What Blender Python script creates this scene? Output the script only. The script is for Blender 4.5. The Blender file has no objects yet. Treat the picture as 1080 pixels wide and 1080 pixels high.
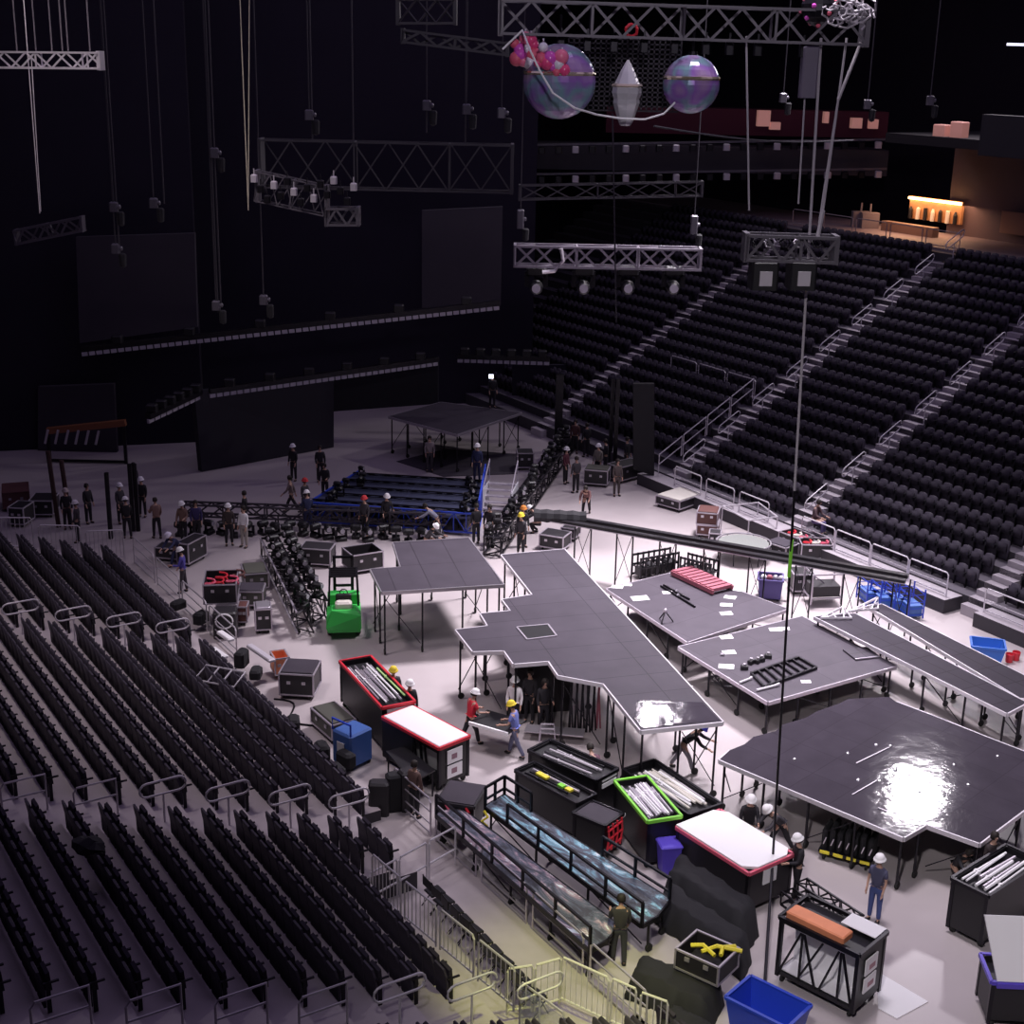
import bpy, math, random
from mathutils import Vector, Matrix
import numpy as np
random.seed(7)
PI = math.pi
S = bpy.context.scene; C = S.collection
# ------------------------------------------------------------------ camera
FOC = 1500.0; PITCH = math.radians(18); ROLL = math.radians(1.22); H = 20.0; TH = 0.57
Fv = Vector((0, math.cos(PITCH), -math.sin(PITCH))); U0 = Vector((0, math.sin(PITCH), math.cos(PITCH))); R0 = Vector((1, 0, 0))
Rv = math.cos(ROLL)*R0 + math.sin(ROLL)*U0; Uv = -math.sin(ROLL)*R0 + math.cos(ROLL)*U0
cd = bpy.data.cameras.new('camera'); cam = bpy.data.objects.new('camera', cd); C.objects.link(cam)
cd.sensor_width = 36; cd.lens = FOC/1080*36; cd.clip_end = 400
m4 = Matrix((Rv, Uv, -Fv)).transposed().to_4x4(); m4.translation = Vector((0, 0, H)); cam.matrix_world = m4
S.camera = cam
def ray(x, y): return Fv + (x-540)/FOC*Rv - (y-540)/FOC*Uv
def P(x, y, z=0.0):                       # pixel -> point of the place at height z
    d = ray(x, y); t = (z-H)/d.z; return Vector((d.x*t, d.y*t, z))
def Q(x, y, Y):                           # pixel -> point of the place at distance Y
    d = ray(x, y); t = Y/d.y; return Vector((d.x*t, Y, H+d.z*t))
def proj(p):
    v = Vector(p)-Vector((0, 0, H)); w = v.dot(Fv); return (540+FOC*v.dot(Rv)/w, 540-FOC*v.dot(Uv)/w, w)
def A(u, v, z=0.0):                       # arena axes: u across the floor, v along it
    return Vector((u*math.cos(TH)-v*math.sin(TH), u*math.sin(TH)+v*math.cos(TH), z))
def uvof(p): return (p[0]*math.cos(TH)+p[1]*math.sin(TH), -p[0]*math.sin(TH)+p[1]*math.cos(TH))
# ------------------------------------------------------------------ materials
MC = {}
def mat(name, col, rough=.6, metal=0, noise=0.0, nscale=6, bump=0.0, emit=None, es=0, spec=.5, alpha=1):
    if name in MC: return MC[name]
    m = bpy.data.materials.new(name); m.use_nodes = True; nt = m.node_tree; b = nt.nodes['Principled BSDF']
    b.inputs['Base Color'].default_value = (*col, 1); b.inputs['Roughness'].default_value = rough
    b.inputs['Metallic'].default_value = metal; b.inputs['Specular IOR Level'].default_value = spec
    if noise or bump:
        tc = nt.nodes.new('ShaderNodeTexCoord'); n = nt.nodes.new('ShaderNodeTexNoise'); n.inputs['Scale'].default_value = nscale
        n.inputs['Detail'].default_value = 5
        nt.links.new(tc.outputs['Object'], n.inputs['Vector'])
        if noise:
            mx = nt.nodes.new('ShaderNodeMix'); mx.data_type = 'RGBA'
            mx.inputs['A'].default_value = (*[c*(1-noise) for c in col], 1); mx.inputs['B'].default_value = (*[min(1, c*(1+noise)) for c in col], 1)
            nt.links.new(n.outputs['Fac'], mx.inputs['Factor']); nt.links.new(mx.outputs['Result'], b.inputs['Base Color'])
        if bump:
            bp = nt.nodes.new('ShaderNodeBump'); bp.inputs['Strength'].default_value = bump; bp.inputs['Distance'].default_value = .02
            nt.links.new(n.outputs['Fac'], bp.inputs['Height']); nt.links.new(bp.outputs['Normal'], b.inputs['Normal'])
    if emit: b.inputs['Emission Color'].default_value = (*emit, 1); b.inputs['Emission Strength'].default_value = es
    if alpha < 1: b.inputs['Alpha'].default_value = alpha
    MC[name] = m; return m
def seam_mat(name, col, rough, bw, bh, line=.35, bump=.0, spec=.5, wav=0):
    if name in MC: return MC[name]
    m = mat(name, col, rough, spec=spec); nt = m.node_tree; b = nt.nodes['Principled BSDF']
    tc = nt.nodes.new('ShaderNodeTexCoord'); br = nt.nodes.new('ShaderNodeTexBrick'); br.offset = 0
    br.inputs['Scale'].default_value = 1; br.inputs['Brick Width'].default_value = bw; br.inputs['Row Height'].default_value = bh
    br.inputs['Mortar Size'].default_value = .014; br.inputs['Mortar Smooth'].default_value = .2
    br.inputs['Color1'].default_value = (*col, 1); br.inputs['Color2'].default_value = (*[c*1.12 for c in col], 1)
    br.inputs['Mortar'].default_value = (*[c*line for c in col], 1)
    nt.links.new(tc.outputs['Object'], br.inputs['Vector'])
    n = nt.nodes.new('ShaderNodeTexNoise'); n.inputs['Scale'].default_value = 1.4; n.inputs['Detail'].default_value = 6
    nt.links.new(tc.outputs['Object'], n.inputs['Vector'])
    mx = nt.nodes.new('ShaderNodeMix'); mx.data_type = 'RGBA'; mx.blend_type = 'MULTIPLY'; mx.inputs['Factor'].default_value = .35
    nt.links.new(br.outputs['Color'], mx.inputs['A']); nt.links.new(n.outputs['Fac'], mx.inputs['B']); nt.links.new(mx.outputs['Result'], b.inputs['Base Color'])
    if wav:
        bp = nt.nodes.new('ShaderNodeBump'); bp.inputs['Strength'].default_value = wav; bp.inputs['Distance'].default_value = .05
        nt.links.new(n.outputs['Fac'], bp.inputs['Height']); nt.links.new(bp.outputs['Normal'], b.inputs['Normal'])
    return m
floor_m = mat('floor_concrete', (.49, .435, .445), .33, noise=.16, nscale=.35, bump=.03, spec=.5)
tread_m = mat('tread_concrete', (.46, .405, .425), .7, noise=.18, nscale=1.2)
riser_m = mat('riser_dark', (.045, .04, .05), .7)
black_m = mat('black', (.012, .011, .014), .45)
mblack = mat('black_metal', (.02, .018, .024), .35, metal=.6)
soft_m = mat('black_cloth', (.014, .013, .017), .85, noise=.3, nscale=3, bump=.3)
navy_m = mat('dark_drape', (.012, .009, .021), .95, noise=.2, nscale=.6)
grey_m = mat('grey_drape', (.045, .039, .052), .9, noise=.15, nscale=.5)
silver_m = mat('silver_metal', (.62, .58, .64), .35, metal=.7)
alu_m = mat('aluminium', (.55, .5, .57), .4, metal=.6)
galv_m = mat('grey_rail', (.55, .51, .56), .45, metal=.3)
brail_m = mat('bright_rail', (.70, .66, .72), .4, metal=.2)
white_m = mat('white_panel', (.96, .94, .97), .4)
paper_m = mat('paper', (.85, .83, .86), .7)
cream_m = mat('cream', (.7, .66, .6), .6)
red_m = mat('red_paint', (.65, .03, .05), .4)
pinkred_m = mat('pink_red', (.75, .12, .2), .5)
dpink_m = mat('dusty_pink', (.36, .10, .14), .6, noise=.2, nscale=5)
lime_m = mat('lime', (.25, .75, .06), .4)
yel_m = mat('yellow', (.85, .72, .05), .5)
green_m = mat('forklift_green', (.05, .52, .09), .35)
blue_m = mat('blue_plastic', (.03, .08, .62), .4)
lblue_m = mat('mid_blue', (.06, .14, .42), .45)
blueframe_m = mat('blue_frame', (.03, .07, .55), .4)
purple_m = mat('purple_plastic', (.12, .08, .6), .4)
orange_m = mat('orange_board', (.85, .3, .15), .6, noise=.2, nscale=3)
rubber_m = mat('rubber', (.01, .01, .01), .7)
seat_m = mat('seat_plastic', (.056, .047, .068), .6, spec=.25)
seatf_m = mat('seat_fabric', (.046, .039, .055), .9, spec=.2)
case_m = mat('case_black', (.022, .019, .024), .5)
caseg_m = mat('case_olive', (.09, .09, .075), .55)
caser_m = mat('case_rust', (.13, .05, .045), .55)
deck_m = seam_mat('deck_top', (.078, .067, .086), .5, 1.22, 2.44, .45, spec=.18)
gloss_m = seam_mat('gloss_deck_top', (.076, .065, .085), .065, 1.22, 1.22, .85, wav=.16, spec=.4)
deckd_m = seam_mat('worn_deck_top', (.092, .078, .100), .6, 2.44, 1.22, .75, spec=.2)
ramp_m = seam_mat('ramp_top', (.045, .037, .052), .6, 1.2, 2.4, spec=.15)
skin_m = mat('skin', (.55, .33, .25), .5); skin2_m = mat('skin_brown', (.2, .1, .07), .5)
eye_m = mat('eye', (.02, .02, .02), .2)
hair_m = mat('hair_dark', (.02, .014, .012), .7)
ledw_m = mat('led_frame_grey', (.45, .42, .48), .5)
glass_m = mat('clear_panel', (.8, .85, .8), .1, alpha=.25)
net_m = mat('net_black', (.03, .025, .035), .8)
sjoint = {}
# ------------------------------------------------------------------ mesh builder
class M:
    def __init__(s, *mats): s.v = []; s.f = []; s.i = []; s.mats = list(mats)
    def slot(s, m):
        if m is None: return 0
        if isinstance(m, int): return m
        if m not in s.mats: s.mats.append(m)
        return s.mats.index(m)
    def add(s, vs, fs, m=None):
        n = len(s.v); k = s.slot(m); s.v += [tuple(v) for v in vs]
        for f in fs: s.f.append([n+a for a in f]); s.i.append(k)
    def bx(s, x0, y0, z0, x1, y1, z1, m=None):
        s.add([(x0, y0, z0), (x1, y0, z0), (x1, y1, z0), (x0, y1, z0), (x0, y0, z1), (x1, y0, z1), (x1, y1, z1), (x0, y1, z1)],
              [(3, 2, 1, 0), (4, 5, 6, 7), (0, 1, 5, 4), (1, 2, 6, 5), (2, 3, 7, 6), (3, 0, 4, 7)], m)
    def cbx(s, x0, y0, z0, x1, y1, z1, c=.03, m=None):      # box with chamfered upright edges and top
        pl = [(x0+c, y0), (x1-c, y0), (x1, y0+c), (x1, y1-c), (x1-c, y1), (x0+c, y1), (x0, y1-c), (x0, y0+c)]
        cx, cy = (x0+x1)/2, (y0+y1)/2
        fx = (x1-x0-2*c)/(x1-x0); fy = (y1-y0-2*c)/(y1-y0)
        tp = [(cx+(x-cx)*fx, cy+(y-cy)*fy) for x, y in pl]
        vs = [(x, y, z0) for x, y in pl]+[(x, y, z1-c) for x, y in pl]+[(x, y, z1) for x, y in tp]
        fs = [tuple(range(7, -1, -1)), tuple(range(16, 24))]
        for a in (0, 8):
            for k in range(8): fs.append((a+k, a+(k+1) % 8, a+8+(k+1) % 8, a+8+k))
        s.add(vs, fs, m)
    def bar(s, p, q, w=.04, h=None, m=None, n=4):
        p = Vector(p); q = Vector(q); d = (q-p)
        if d.length < 1e-6: return
        d.normalize(); up = Vector((0, 0, 1)) if abs(d.z) < .95 else Vector((1, 0, 0))
        a = d.cross(up).normalized(); b = a.cross(d).normalized(); h = w if h is None else h
        vs = []
        for e in (p, q):
            for k in range(n):
                t = 2*PI*(k+.5)/n; r = 1/math.cos(PI/n)*.5
                vs.append(e+a*math.cos(t)*r*w+b*math.sin(t)*r*h)
        fs = [tuple(range(n-1, -1, -1)), tuple(range(n, 2*n))]+[(k, (k+1) % n, n+(k+1) % n, n+k) for k in range(n)]
        s.add(vs, fs, m)
    def tube(s, pts, r=.03, m=None, n=6, closed=False):
        pts = [Vector(p) for p in pts]; N = len(pts); rings = []
        for i, p in enumerate(pts):
            a = pts[(i-1) % N] if (closed or i > 0) else p; b = pts[(i+1) % N] if (closed or i < N-1) else p
            d = (b-a).normalized(); up = Vector((0, 0, 1)) if abs(d.z) < .95 else Vector((1, 0, 0))
            x = d.cross(up).normalized(); y = x.cross(d)
            rings.append([p+x*math.cos(2*PI*k/n)*r+y*math.sin(2*PI*k/n)*r for k in range(n)])
        vs = [v for R_ in rings for v in R_]; fs = []
        for i in range(N if closed else N-1):
            j = (i+1) % N
            for k in range(n): fs.append((i*n+k, i*n+(k+1) % n, j*n+(k+1) % n, j*n+k))
        if not closed: fs += [tuple(range(n-1, -1, -1)), tuple((N-1)*n+k for k in range(n))]
        s.add(vs, fs, m)
    def prism(s, poly, z0, z1, m=None, mt=None):
        n = len(poly); ar = sum(poly[i][0]*poly[(i+1) % n][1]-poly[(i+1) % n][0]*poly[i][1] for i in range(n))
        if ar < 0: poly = poly[::-1]
        vs = [(p[0], p[1], z0) for p in poly]+[(p[0], p[1], z1) for p in poly]
        s.add(vs, [tuple(range(n-1, -1, -1))]+[(k, (k+1) % n, n+(k+1) % n, n+k) for k in range(n)], m)
        s.add(vs[n:], [tuple(range(n))], mt if mt is not None else m)
    def lathe(s, prof, n=12, m=None, c=(0, 0, 0), axis='z'):
        vs = []
        for r, z in prof:
            for k in range(n):
                t = 2*PI*k/n; x, y = r*math.cos(t), r*math.sin(t)
                if axis == 'z': vs.append((c[0]+x, c[1]+y, c[2]+z))
                elif axis == 'x': vs.append((c[0]+z, c[1]+x, c[2]+y))
                else: vs.append((c[0]+x, c[1]+z, c[2]+y))
        L = len(prof); fs = [(i*n+k, i*n+(k+1) % n, (i+1)*n+(k+1) % n, (i+1)*n+k) for i in range(L-1) for k in range(n)]
        fs += [tuple(range(n-1, -1, -1)), tuple((L-1)*n+k for k in range(n))]
        s.add(vs, fs, m)
    def ball(s, c, r, m=None, n=10, sz=1):
        s.lathe([(max(.0005, r*math.sin(PI*k/(n//2+1))), -r*sz*math.cos(PI*k/(n//2+1))) for k in range(n//2+2)], n, m, c)
    def build(s, name, parent=None, loc=None, rz=0, smooth=False, off=None):
        me = bpy.data.meshes.new(name)
        vs = s.v if off is None else [(a-off[0], b-off[1], c-off[2]) for a, b, c in s.v]
        me.from_pydata(vs, [], s.f)
        for m in s.mats: me.materials.append(m)
        if len(s.mats) > 1: me.polygons.foreach_set('material_index', s.i)
        if smooth: me.polygons.foreach_set('use_smooth', [True]*len(s.f))
        me.update(); o = bpy.data.objects.new(name, me); C.objects.link(o)
        if parent: o.parent = parent
        if loc is not None: o.location = loc
        o.rotation_euler.z = rz; return o
def tag(o, label, cat, group=None, kind=None):
    o['label'] = label
    if cat: o['category'] = cat
    if group: o['group'] = group
    if kind: o['kind'] = kind
    return o
def thing(name, label, cat, loc=(0, 0, 0), rz=0, group=None):
    o = bpy.data.objects.new(name, None); C.objects.link(o); o.empty_display_size = .2
    o.location = loc; o.rotation_euler.z = rz; return tag(o, label, cat, group)
def struct(m, name, **k):
    o = m.build(name, **k); o['kind'] = 'structure'; return o
def copy_tree(o, parent=None):
    c = o.copy(); C.objects.link(c); c.parent = parent
    for ch in list(KIDS.get(o.name, [])): copy_tree(ch, c)
    return c
KIDS = {}
def kids_of(o): KIDS[o.name] = [x for x in bpy.data.objects if x.parent == o]
def frm(a, b): return math.atan2(b[1]-a[1], b[0]-a[0]), (Vector(b)-Vector(a)).length
def mid_uv(a, b, t): return a+(b-a)*t
# ------------------------------------------------------------------ setting
m = M(floor_m)
m.v = [tuple(A(10, -5)), tuple(A(75, -5)), tuple(A(75, 115)), tuple(A(-50, 115)), tuple(A(-50, 56)), tuple(A(10, 56))]
m.f = [[0, 1, 2, 3, 4, 5]]; m.i = [0]; struct(m, 'floor')
def abox(m, u0, v0, z0, u1, v1, z1, mt=None):
    c = [A(u0, v0), A(u1, v0), A(u1, v1), A(u0, v1)]; m.prism([(p.x, p.y) for p in c], z0, z1, mt)
m = M(navy_m); abox(m, -51, 110, 0, 76, 111, 33); struct(m, 'wall_back')
m = M(navy_m); abox(m, -51, 55, 0, -50, 110, 33); struct(m, 'wall_left')
m = M(navy_m); a, b = P(-90, 480), P(215, 466); m.add([(a.x, a.y, 0), (b.x, b.y, 0), (b.x, b.y, 32), (a.x, a.y, 32), (a.x, a.y+.3, 0), (b.x, b.y+.3, 0), (b.x, b.y+.3, 32), (a.x, a.y+.3, 32)], [(0, 1, 2, 3), (7, 6, 5, 4), (0, 4, 5, 1), (1, 5, 6, 2), (2, 6, 7, 3), (3, 7, 4, 0)]); struct(m, 'wall_left_drape')
m = M(navy_m); a, b = P(215, 432), P(560, 424); m.add([(a.x, a.y, 0), (b.x, b.y, 0), (b.x, b.y, 32), (a.x, a.y, 32), (a.x, a.y+.3, 0), (b.x, b.y+.3, 0), (b.x, b.y+.3, 32), (a.x, a.y+.3, 32)], [(0, 1, 2, 3), (7, 6, 5, 4), (0, 4, 5, 1), (1, 5, 6, 2), (2, 6, 7, 3), (3, 7, 4, 0)]); struct(m, 'wall_back_drape')
m = M(navy_m); abox(m, 75, -5, 0, 76, 110, 33); struct(m, 'wall_right')
m = M(navy_m); abox(m, -51, -6, 33, 76, 111, 33.5); struct(m, 'ceiling')
# left tier
DU, DZ, UL, ZL = .79, .245, 12.83, 1.05
AIS = {'a4': 20.9, 'a3': 29.9, 'a2': 43.2}
def av(n, u): return AIS[n]-.08*(u-12.83)
m = M(riser_m, tread_m)
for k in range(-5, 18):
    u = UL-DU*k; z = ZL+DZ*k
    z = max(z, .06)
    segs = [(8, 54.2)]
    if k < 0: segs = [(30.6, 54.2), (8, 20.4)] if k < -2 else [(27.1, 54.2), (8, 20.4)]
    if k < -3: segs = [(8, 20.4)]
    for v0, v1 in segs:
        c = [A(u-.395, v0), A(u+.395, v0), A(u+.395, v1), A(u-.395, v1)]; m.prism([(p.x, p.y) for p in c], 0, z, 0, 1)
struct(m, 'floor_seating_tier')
m = M(tread_m); abox(m, 13.3, 19.5, 0, 16.6, 28.3, .06); struct(m, 'floor_walkway')
# right tier
UR, ZR, DUR, DZR = 41.9, .62, .8, .44
m = M(riser_m, mat('tread_dark', (.13, .115, .14), .75, noise=.2, nscale=1.5))
for k in range(0, 23):
    z = ZR+DZR*k
    c = [A(UR+DUR*k, 10), A(UR+DUR*k+.8, 10), A(UR+DUR*k+.8, 82), A(UR+DUR*k, 82)]; m.prism([(p.x, p.y) for p in c], 0, z, 0, 1)
struct(m, 'floor_raked_tier')
RA = [32.6, 42.8, 51.1, 62.5]
stair_m = mat('stair_concrete', (.40, .36, .40), .7, noise=.15, nscale=2)
m = M(stair_m)
for a in RA:
    for k in range(0, 22):
        for h in (0, 1):
            u0 = UR+DUR*k+h*.4-.4; abox(m, u0, a-.5, 0, u0+.36, a+.5, ZR+DZR*k+h*.22-.21)
struct(m, 'floor_stairs')
m = M(stair_m, riser_m)
for v0, v1 in ((33.4, 52.6), (24, 32.0)):
    c = [A(40.9, v0), A(41.9, v0), A(41.9, v1), A(40.9, v1)]; m.prism([(p.x, p.y) for p in c], 0, .55, 1, 0)
struct(m, 'floor_side_walk')
# concourse ledge behind the right tier
m = M(mat('concourse_floor', (.22, .17, .2), .6), mat('concourse_wall', (.13, .09, .105), .8, noise=.2, nscale=.7), mat('roof_dark', (.02, .016, .02), .9))
abox(m, 60.3, 10, 0, 66, 82, 10.4, 0); abox(m, 66, 10, 0, 66.6, 57, 15.6, 1); abox(m, 60.3, 10, 15.6, 70, 57, 16.1, 2)
struct(m, 'wall_concourse')
m = M(mat('fascia', (.02, .017, .024), .8)); abox(m, 59.6, 10, 15.6, 60.3, 50, 17.4); abox(m, 59.6, 10, 15.4, 62, 50, 15.6); struct(m, 'trim_fascia')
# ------------------------------------------------------------------ seats
def seat_parts():
    b = M(seat_m); n = 4
    prof = [(-.225, .10), (-.25, .45), (-.25, .68), (-.19, .84), (0, .87), (.19, .84), (.25, .68), (.25, .45), (.225, .10)]
    fr = [(x, -.16-max(0, z-.42)*.16-.02*(1-abs(x)/.25), z) for x, z in prof]; bk = [(x, y-.05, z) for x, y, z in fr]; N = len(prof)
    b.add(fr+bk, [tuple(range(N)), tuple(range(2*N-1, N-1, -1))]+[(k, N+k, N+(k+1) % N, (k+1) % N) for k in range(N)])
    p = M(seatf_m); p.add([(-.2, -.15, .42), (.2, -.15, .42), (.2, -.03, .40), (-.2, -.03, .40), (-.19, -.13, .76), (.19, -.13, .76), (.19, -.06, .79), (-.19, -.06, .79)],
                          [(3, 2, 1, 0), (4, 5, 6, 7), (0, 1, 5, 4), (1, 2, 6, 5), (2, 3, 7, 6), (3, 0, 4, 7)])
    a = M(mblack)
    a.bx(.235, -.22, .60, .275, .08, .635); a.bx(.24, -.16, 0, .27, -.08, .6)
    return b, p, a
sb, sp, sa = seat_parts()
seat0 = thing('stadium_chair', 'x', 'chair'); sb.build('backrest', seat0); sp.build('seat_pan', seat0); sa.build('armrest_frame', seat0); kids_of(seat0)
left = []; SROT = TH-PI/2
for k in range(-5, 17):
    u = UL-DU*k; z = max(.06, ZL+DZ*k)
    rng = []
    if k >= -2: rng.append((av('a4', u)+.75, av('a3', u)-.75, 'middle'))
    if k >= -3: rng.append((av('a3', u)+.75, av('a2', u)-.6, 'upper')); rng.append((av('a2', u)+.6, 53.2, 'far'))
    if k >= 0: pass
    rng.append((12, av('a4', u)-.95, 'near'))
    for v0, v1, sec in rng:
        if sec == 'middle' and k < 0: v0 = 27.3
        n = int((v1-v0)/.53); 
        for i in range(n):
            v = v0+(v1-v0)*(i+.5)/n
            p = A(u-.08, v, z); x, y, w = proj(p+Vector((0, 0, .5)))
            if w > 0 and -25 < x < 1110 and 0 < y < 1115: left.append((w, p, k, sec, x, y))
left.sort(key=lambda t: t[0])
ORD = ['frontmost', 'second', 'third', 'fourth', 'fifth', 'sixth', 'seventh', 'eighth', 'ninth', 'tenth', 'eleventh', 'twelfth', 'thirteenth', 'fourteenth', 'fifteenth', 'sixteenth', 'seventeenth', 'eighteenth', 'nineteenth', 'twentieth', 'twenty-first', 'twenty-second']
SECN = {'near': 'block below bottom aisle', 'middle': 'block between lower aisles', 'upper': 'block above middle aisle', 'far': 'far block'}
vis = [t for t in left if -6 < t[4] < 1086 and t[5] < 1084]
ind = vis[:300]; inds = set(id(t) for t in ind)
for j, (w, p, k, sec, x, y) in enumerate(ind):
    o = seat0 if j == 0 else copy_tree(seat0)
    o.location = p; o.rotation_euler.z = SROT
    o['label'] = 'dark folding seat, left stand, %s, %s row from floor' % (SECN[sec], ORD[k+5]); o['category'] = 'chair'; o['group'] = 'dark folding seats of the left stand'
def stuff_seats(lst, rot, name, label, group):
    vs = np.array(sb.v+sp.v+sa.v); fs = list(sb.f)+[[a+len(sb.v) for a in f] for f in sp.f]+[[a+len(sb.v)+len(sp.v) for a in f] for f in sa.f]
    mi = [0]*len(sb.f)+[1]*len(sp.f)+[2]*len(sa.f); c, s_ = math.cos(rot), math.sin(rot)
    R = np.array([[c, -s_, 0], [s_, c, 0], [0, 0, 1]]); vr = vs@R.T; nv = len(vs)
    allv = (vr[None]+np.array([tuple(p) for p in lst])[:, None]).reshape(-1, 3)
    ln = np.array([len(f) for f in fs]); fl = np.concatenate([np.array(f) for f in fs]); n = len(lst)
    loops = (fl[None]+(np.arange(n)*nv)[:, None]).reshape(-1); tot = np.tile(ln, n); st = np.concatenate([[0], np.cumsum(tot)[:-1]])
    me = bpy.data.meshes.new(name); me.vertices.add(len(allv)); me.vertices.foreach_set('co', allv.ravel())
    me.loops.add(len(loops)); me.loops.foreach_set('vertex_index', loops.astype('i')); me.polygons.add(len(tot)); me.polygons.foreach_set('loop_start', st.astype('i'))
    for q in (seat_m, seatf_m, mblack): me.materials.append(q)
    me.polygons.foreach_set('material_index', np.tile(np.array(mi), n).astype('i')); me.update(calc_edges=True); me.validate()
    o = bpy.data.objects.new(name, me); C.objects.link(o); return tag(o, label, 'seats', group, 'stuff')
stuff_seats([t[1] for t in left if id(t) not in inds], SROT, 'stadium_chairs', 'rows of dark folding seats farther up the left stand toward the end fence', 'dark folding seats of the left stand')
right = []
for k in range(22):
    for v0, v1 in ((20, RA[0]-.7), (RA[0]+.7, RA[1]-.7), (RA[1]+.7, RA[2]-.7), (RA[2]+1.0, RA[3]-.7), (RA[3]+.7, 74)):
        if v0 > 50 and k < 1: continue
        n = int((v1-v0)/.53)
        for i in range(n):
            v = v0+(v1-v0)*(i+.5)/n; p = A(UR+DUR*k+.5, v, ZR+DZR*k); x, y, w = proj(p)
            if -5 < x < 1100 and 100 < y < 1000: right.append(p)
stuff_seats(right, SROT+PI, 'tiered_chairs', 'rows of black folding seats filling the raked stand at the right', 'black seats of the right stand')
# ------------------------------------------------------------------ railings
def oval(m, p, d, L, h, z, r=.028, mt=None):                 # rounded loop in the plane d x up, centred at p
    pts = []
    for s_ in (1, -1):
        for k in range(7):
            t = -PI/2+PI*k/6; pts.append(p+d*(s_*(L/2-h/2)+s_*math.cos(t)*h/2)+Vector((0, 0, z+s_*math.sin(t)*h/2)))
    m.tube(pts, r, mt, 6, True)
def loop_rail(p, d, label, L=1.15, h=.36, z=.95, group=None, mt=brail_m):
    root = thing('handrail', label, 'handrail', p, 0, group)
    m = M(mt); oval(m, Vector((0, 0, 0)), d, L, h, z); m.build('rail_loop', root, smooth=True)
    m = M(mt); m.tube([(0, 0, 0), (0, 0, z-h/2)], .028); m.build('post', root)
    return root
ud = A(1, 0)
for nm, ks, w in (('a4', (12, 10, 8, 6, 4, 2, 0, -2), 'bottom stair aisle'), ('a3', (10, 8, 6, 4, 2, 0, -2), 'middle stair aisle'), ('a2', (6, 4, 2, 0, -2), 'upper stair aisle')):
    for i, k in enumerate(ks):
        u = UL-DU*k-.2; p = A(u, av(nm, u)-.1, max(.06, ZL+DZ*k)); x, y, _ = proj(p+Vector((0, 0, .9)))
        if x < -30 or y > 1090: continue
        nb = 'at left-stand %s, %s from the floor end' % (w, ORD[len(ks)-1-i] if i < len(ks)-1 else 'nearest')
        if nm == 'a4' and k > 2 or nm == 'a3' and k > 4:
            root = thing('handrail', 'two-bar pale metal handrail ' + nb, 'handrail', p)
            m = M(galv_m); m.tube([-ud*.5, -ud*.5+Vector((0, 0, .82)), -ud*.42+Vector((0, 0, .92)), ud*.5+Vector((0, 0, .92)), ud*.5+Vector((0, 0, 0))], .026); m.build('rail_frame', root)
            m = M(galv_m); m.tube([-ud*.5+Vector((0, 0, .5)), ud*.5+Vector((0, 0, .5))], .024); m.build('crossbar', root)
        else: loop_rail(p, ud, 'white oval loop handrail ' + nb)
def fence(p, q, h, label, bars=True, nm='barrier_panel', mt=galv_m, gap=.16, cat='railing', group=None, mid=0, z0=.1):
    p = Vector(p); q = Vector(q); root = thing(nm, label, cat, p, 0, group); d = q-p; L = d.length
    up = Vector((0, 0, 1)); m = M(mt); r = .028; e = d*.02
    m.tube([e, e+up*(h-.08), e*3+up*h, d-e*3+up*h, d-e+up*(h-.08), d-e], r); m.tube([e+up*z0, d-e+up*z0], r); m.build('frame', root)
    if bars:
        m = M(mt); n = max(3, int(L/gap))
        for i in range(1, n): m.bar(d*(i/n)+up*z0, d*(i/n)+up*h, .022)
        m.build('infill_bars', root)
    for k in range(mid):
        m = M(mt); zz = h*(k+1)/(mid+1); m.tube([e+up*zz, d-e+up*zz], .022); m.build('midrail', root)
    return root
E7 = ['nearest the left edge', 'second from the left edge', 'third from the left edge', 'fourth from the left edge', 'fifth from the left edge', 'nearest the corner']
ub = [4.1, 6.35, 8.5, 10.6, 12.6, 14.4, 16.1]
for i in range(6):
    z = ZL+DZ*(UL-ub[i]-.9)/DU
    fence(A(ub[i]+.08, 53.9, max(.1, z)), A(ub[i+1]-.08, 53.9, max(.1, z-.3)), 1.25, 'grey vertical-bar fence panel at far end of left stand, ' + E7[i])
for i in range(4):
    v0 = 53.6-i*2.8
    fence(A(16.25, v0-.1, 0), A(16.25, v0-2.7, 0), 1.15, 'three-bar grey rail along floor edge of left stand, %s from the far corner' % ORD[i].replace('frontmost', 'first'), False, 'edge_railing', mid=2)
for i in range(5):
    v0 = 31.4-i*2.35
    fence(A(16.35, v0-.1, 0), A(16.35, v0-2.25, 0), 1.1, 'silver three-bar rail beside the wave-painted ramp, %s going toward the camera' % ORD[i].replace('frontmost', 'first'), False, 'edge_railing', mid=2, mt=alu_m)
for i, (a, b) in enumerate((((13.3, 26.6), (13.4, 25.3)), ((13.42, 25.2), (13.55, 23.9)), ((13.57, 23.8), (13.7, 22.5)), ((13.72, 22.4), (13.85, 21.1)))):
    fence(A(*a, .75), A(*b, .75), 1.05, 'grey barred fence panel in front of left stand seats, %s from the cross rail' % ORD[i].replace('frontmost', 'first'))
for i, (a, b) in enumerate((((13.3, 26.75), (14.2, 27.0)), ((14.25, 27.02), (15.2, 27.3)), ((15.25, 27.32), (16.2, 27.6)))):
    fence(A(*a, .06), A(*b, .06), 1.1, 'open white rail crossing the walkway end, %s' % ('beside the stand', 'middle of three', 'beside the ramp rail')[i], False, 'cross_railing', mt=brail_m, z0=.45)
pan = fence(A(13.9, 21.0, .3), A(14.1, 19.6, .3), 1.25, 'clear plastic guard panel in grey frame beside bottom aisle', False, 'guard_panel', cat='panel')
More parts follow.
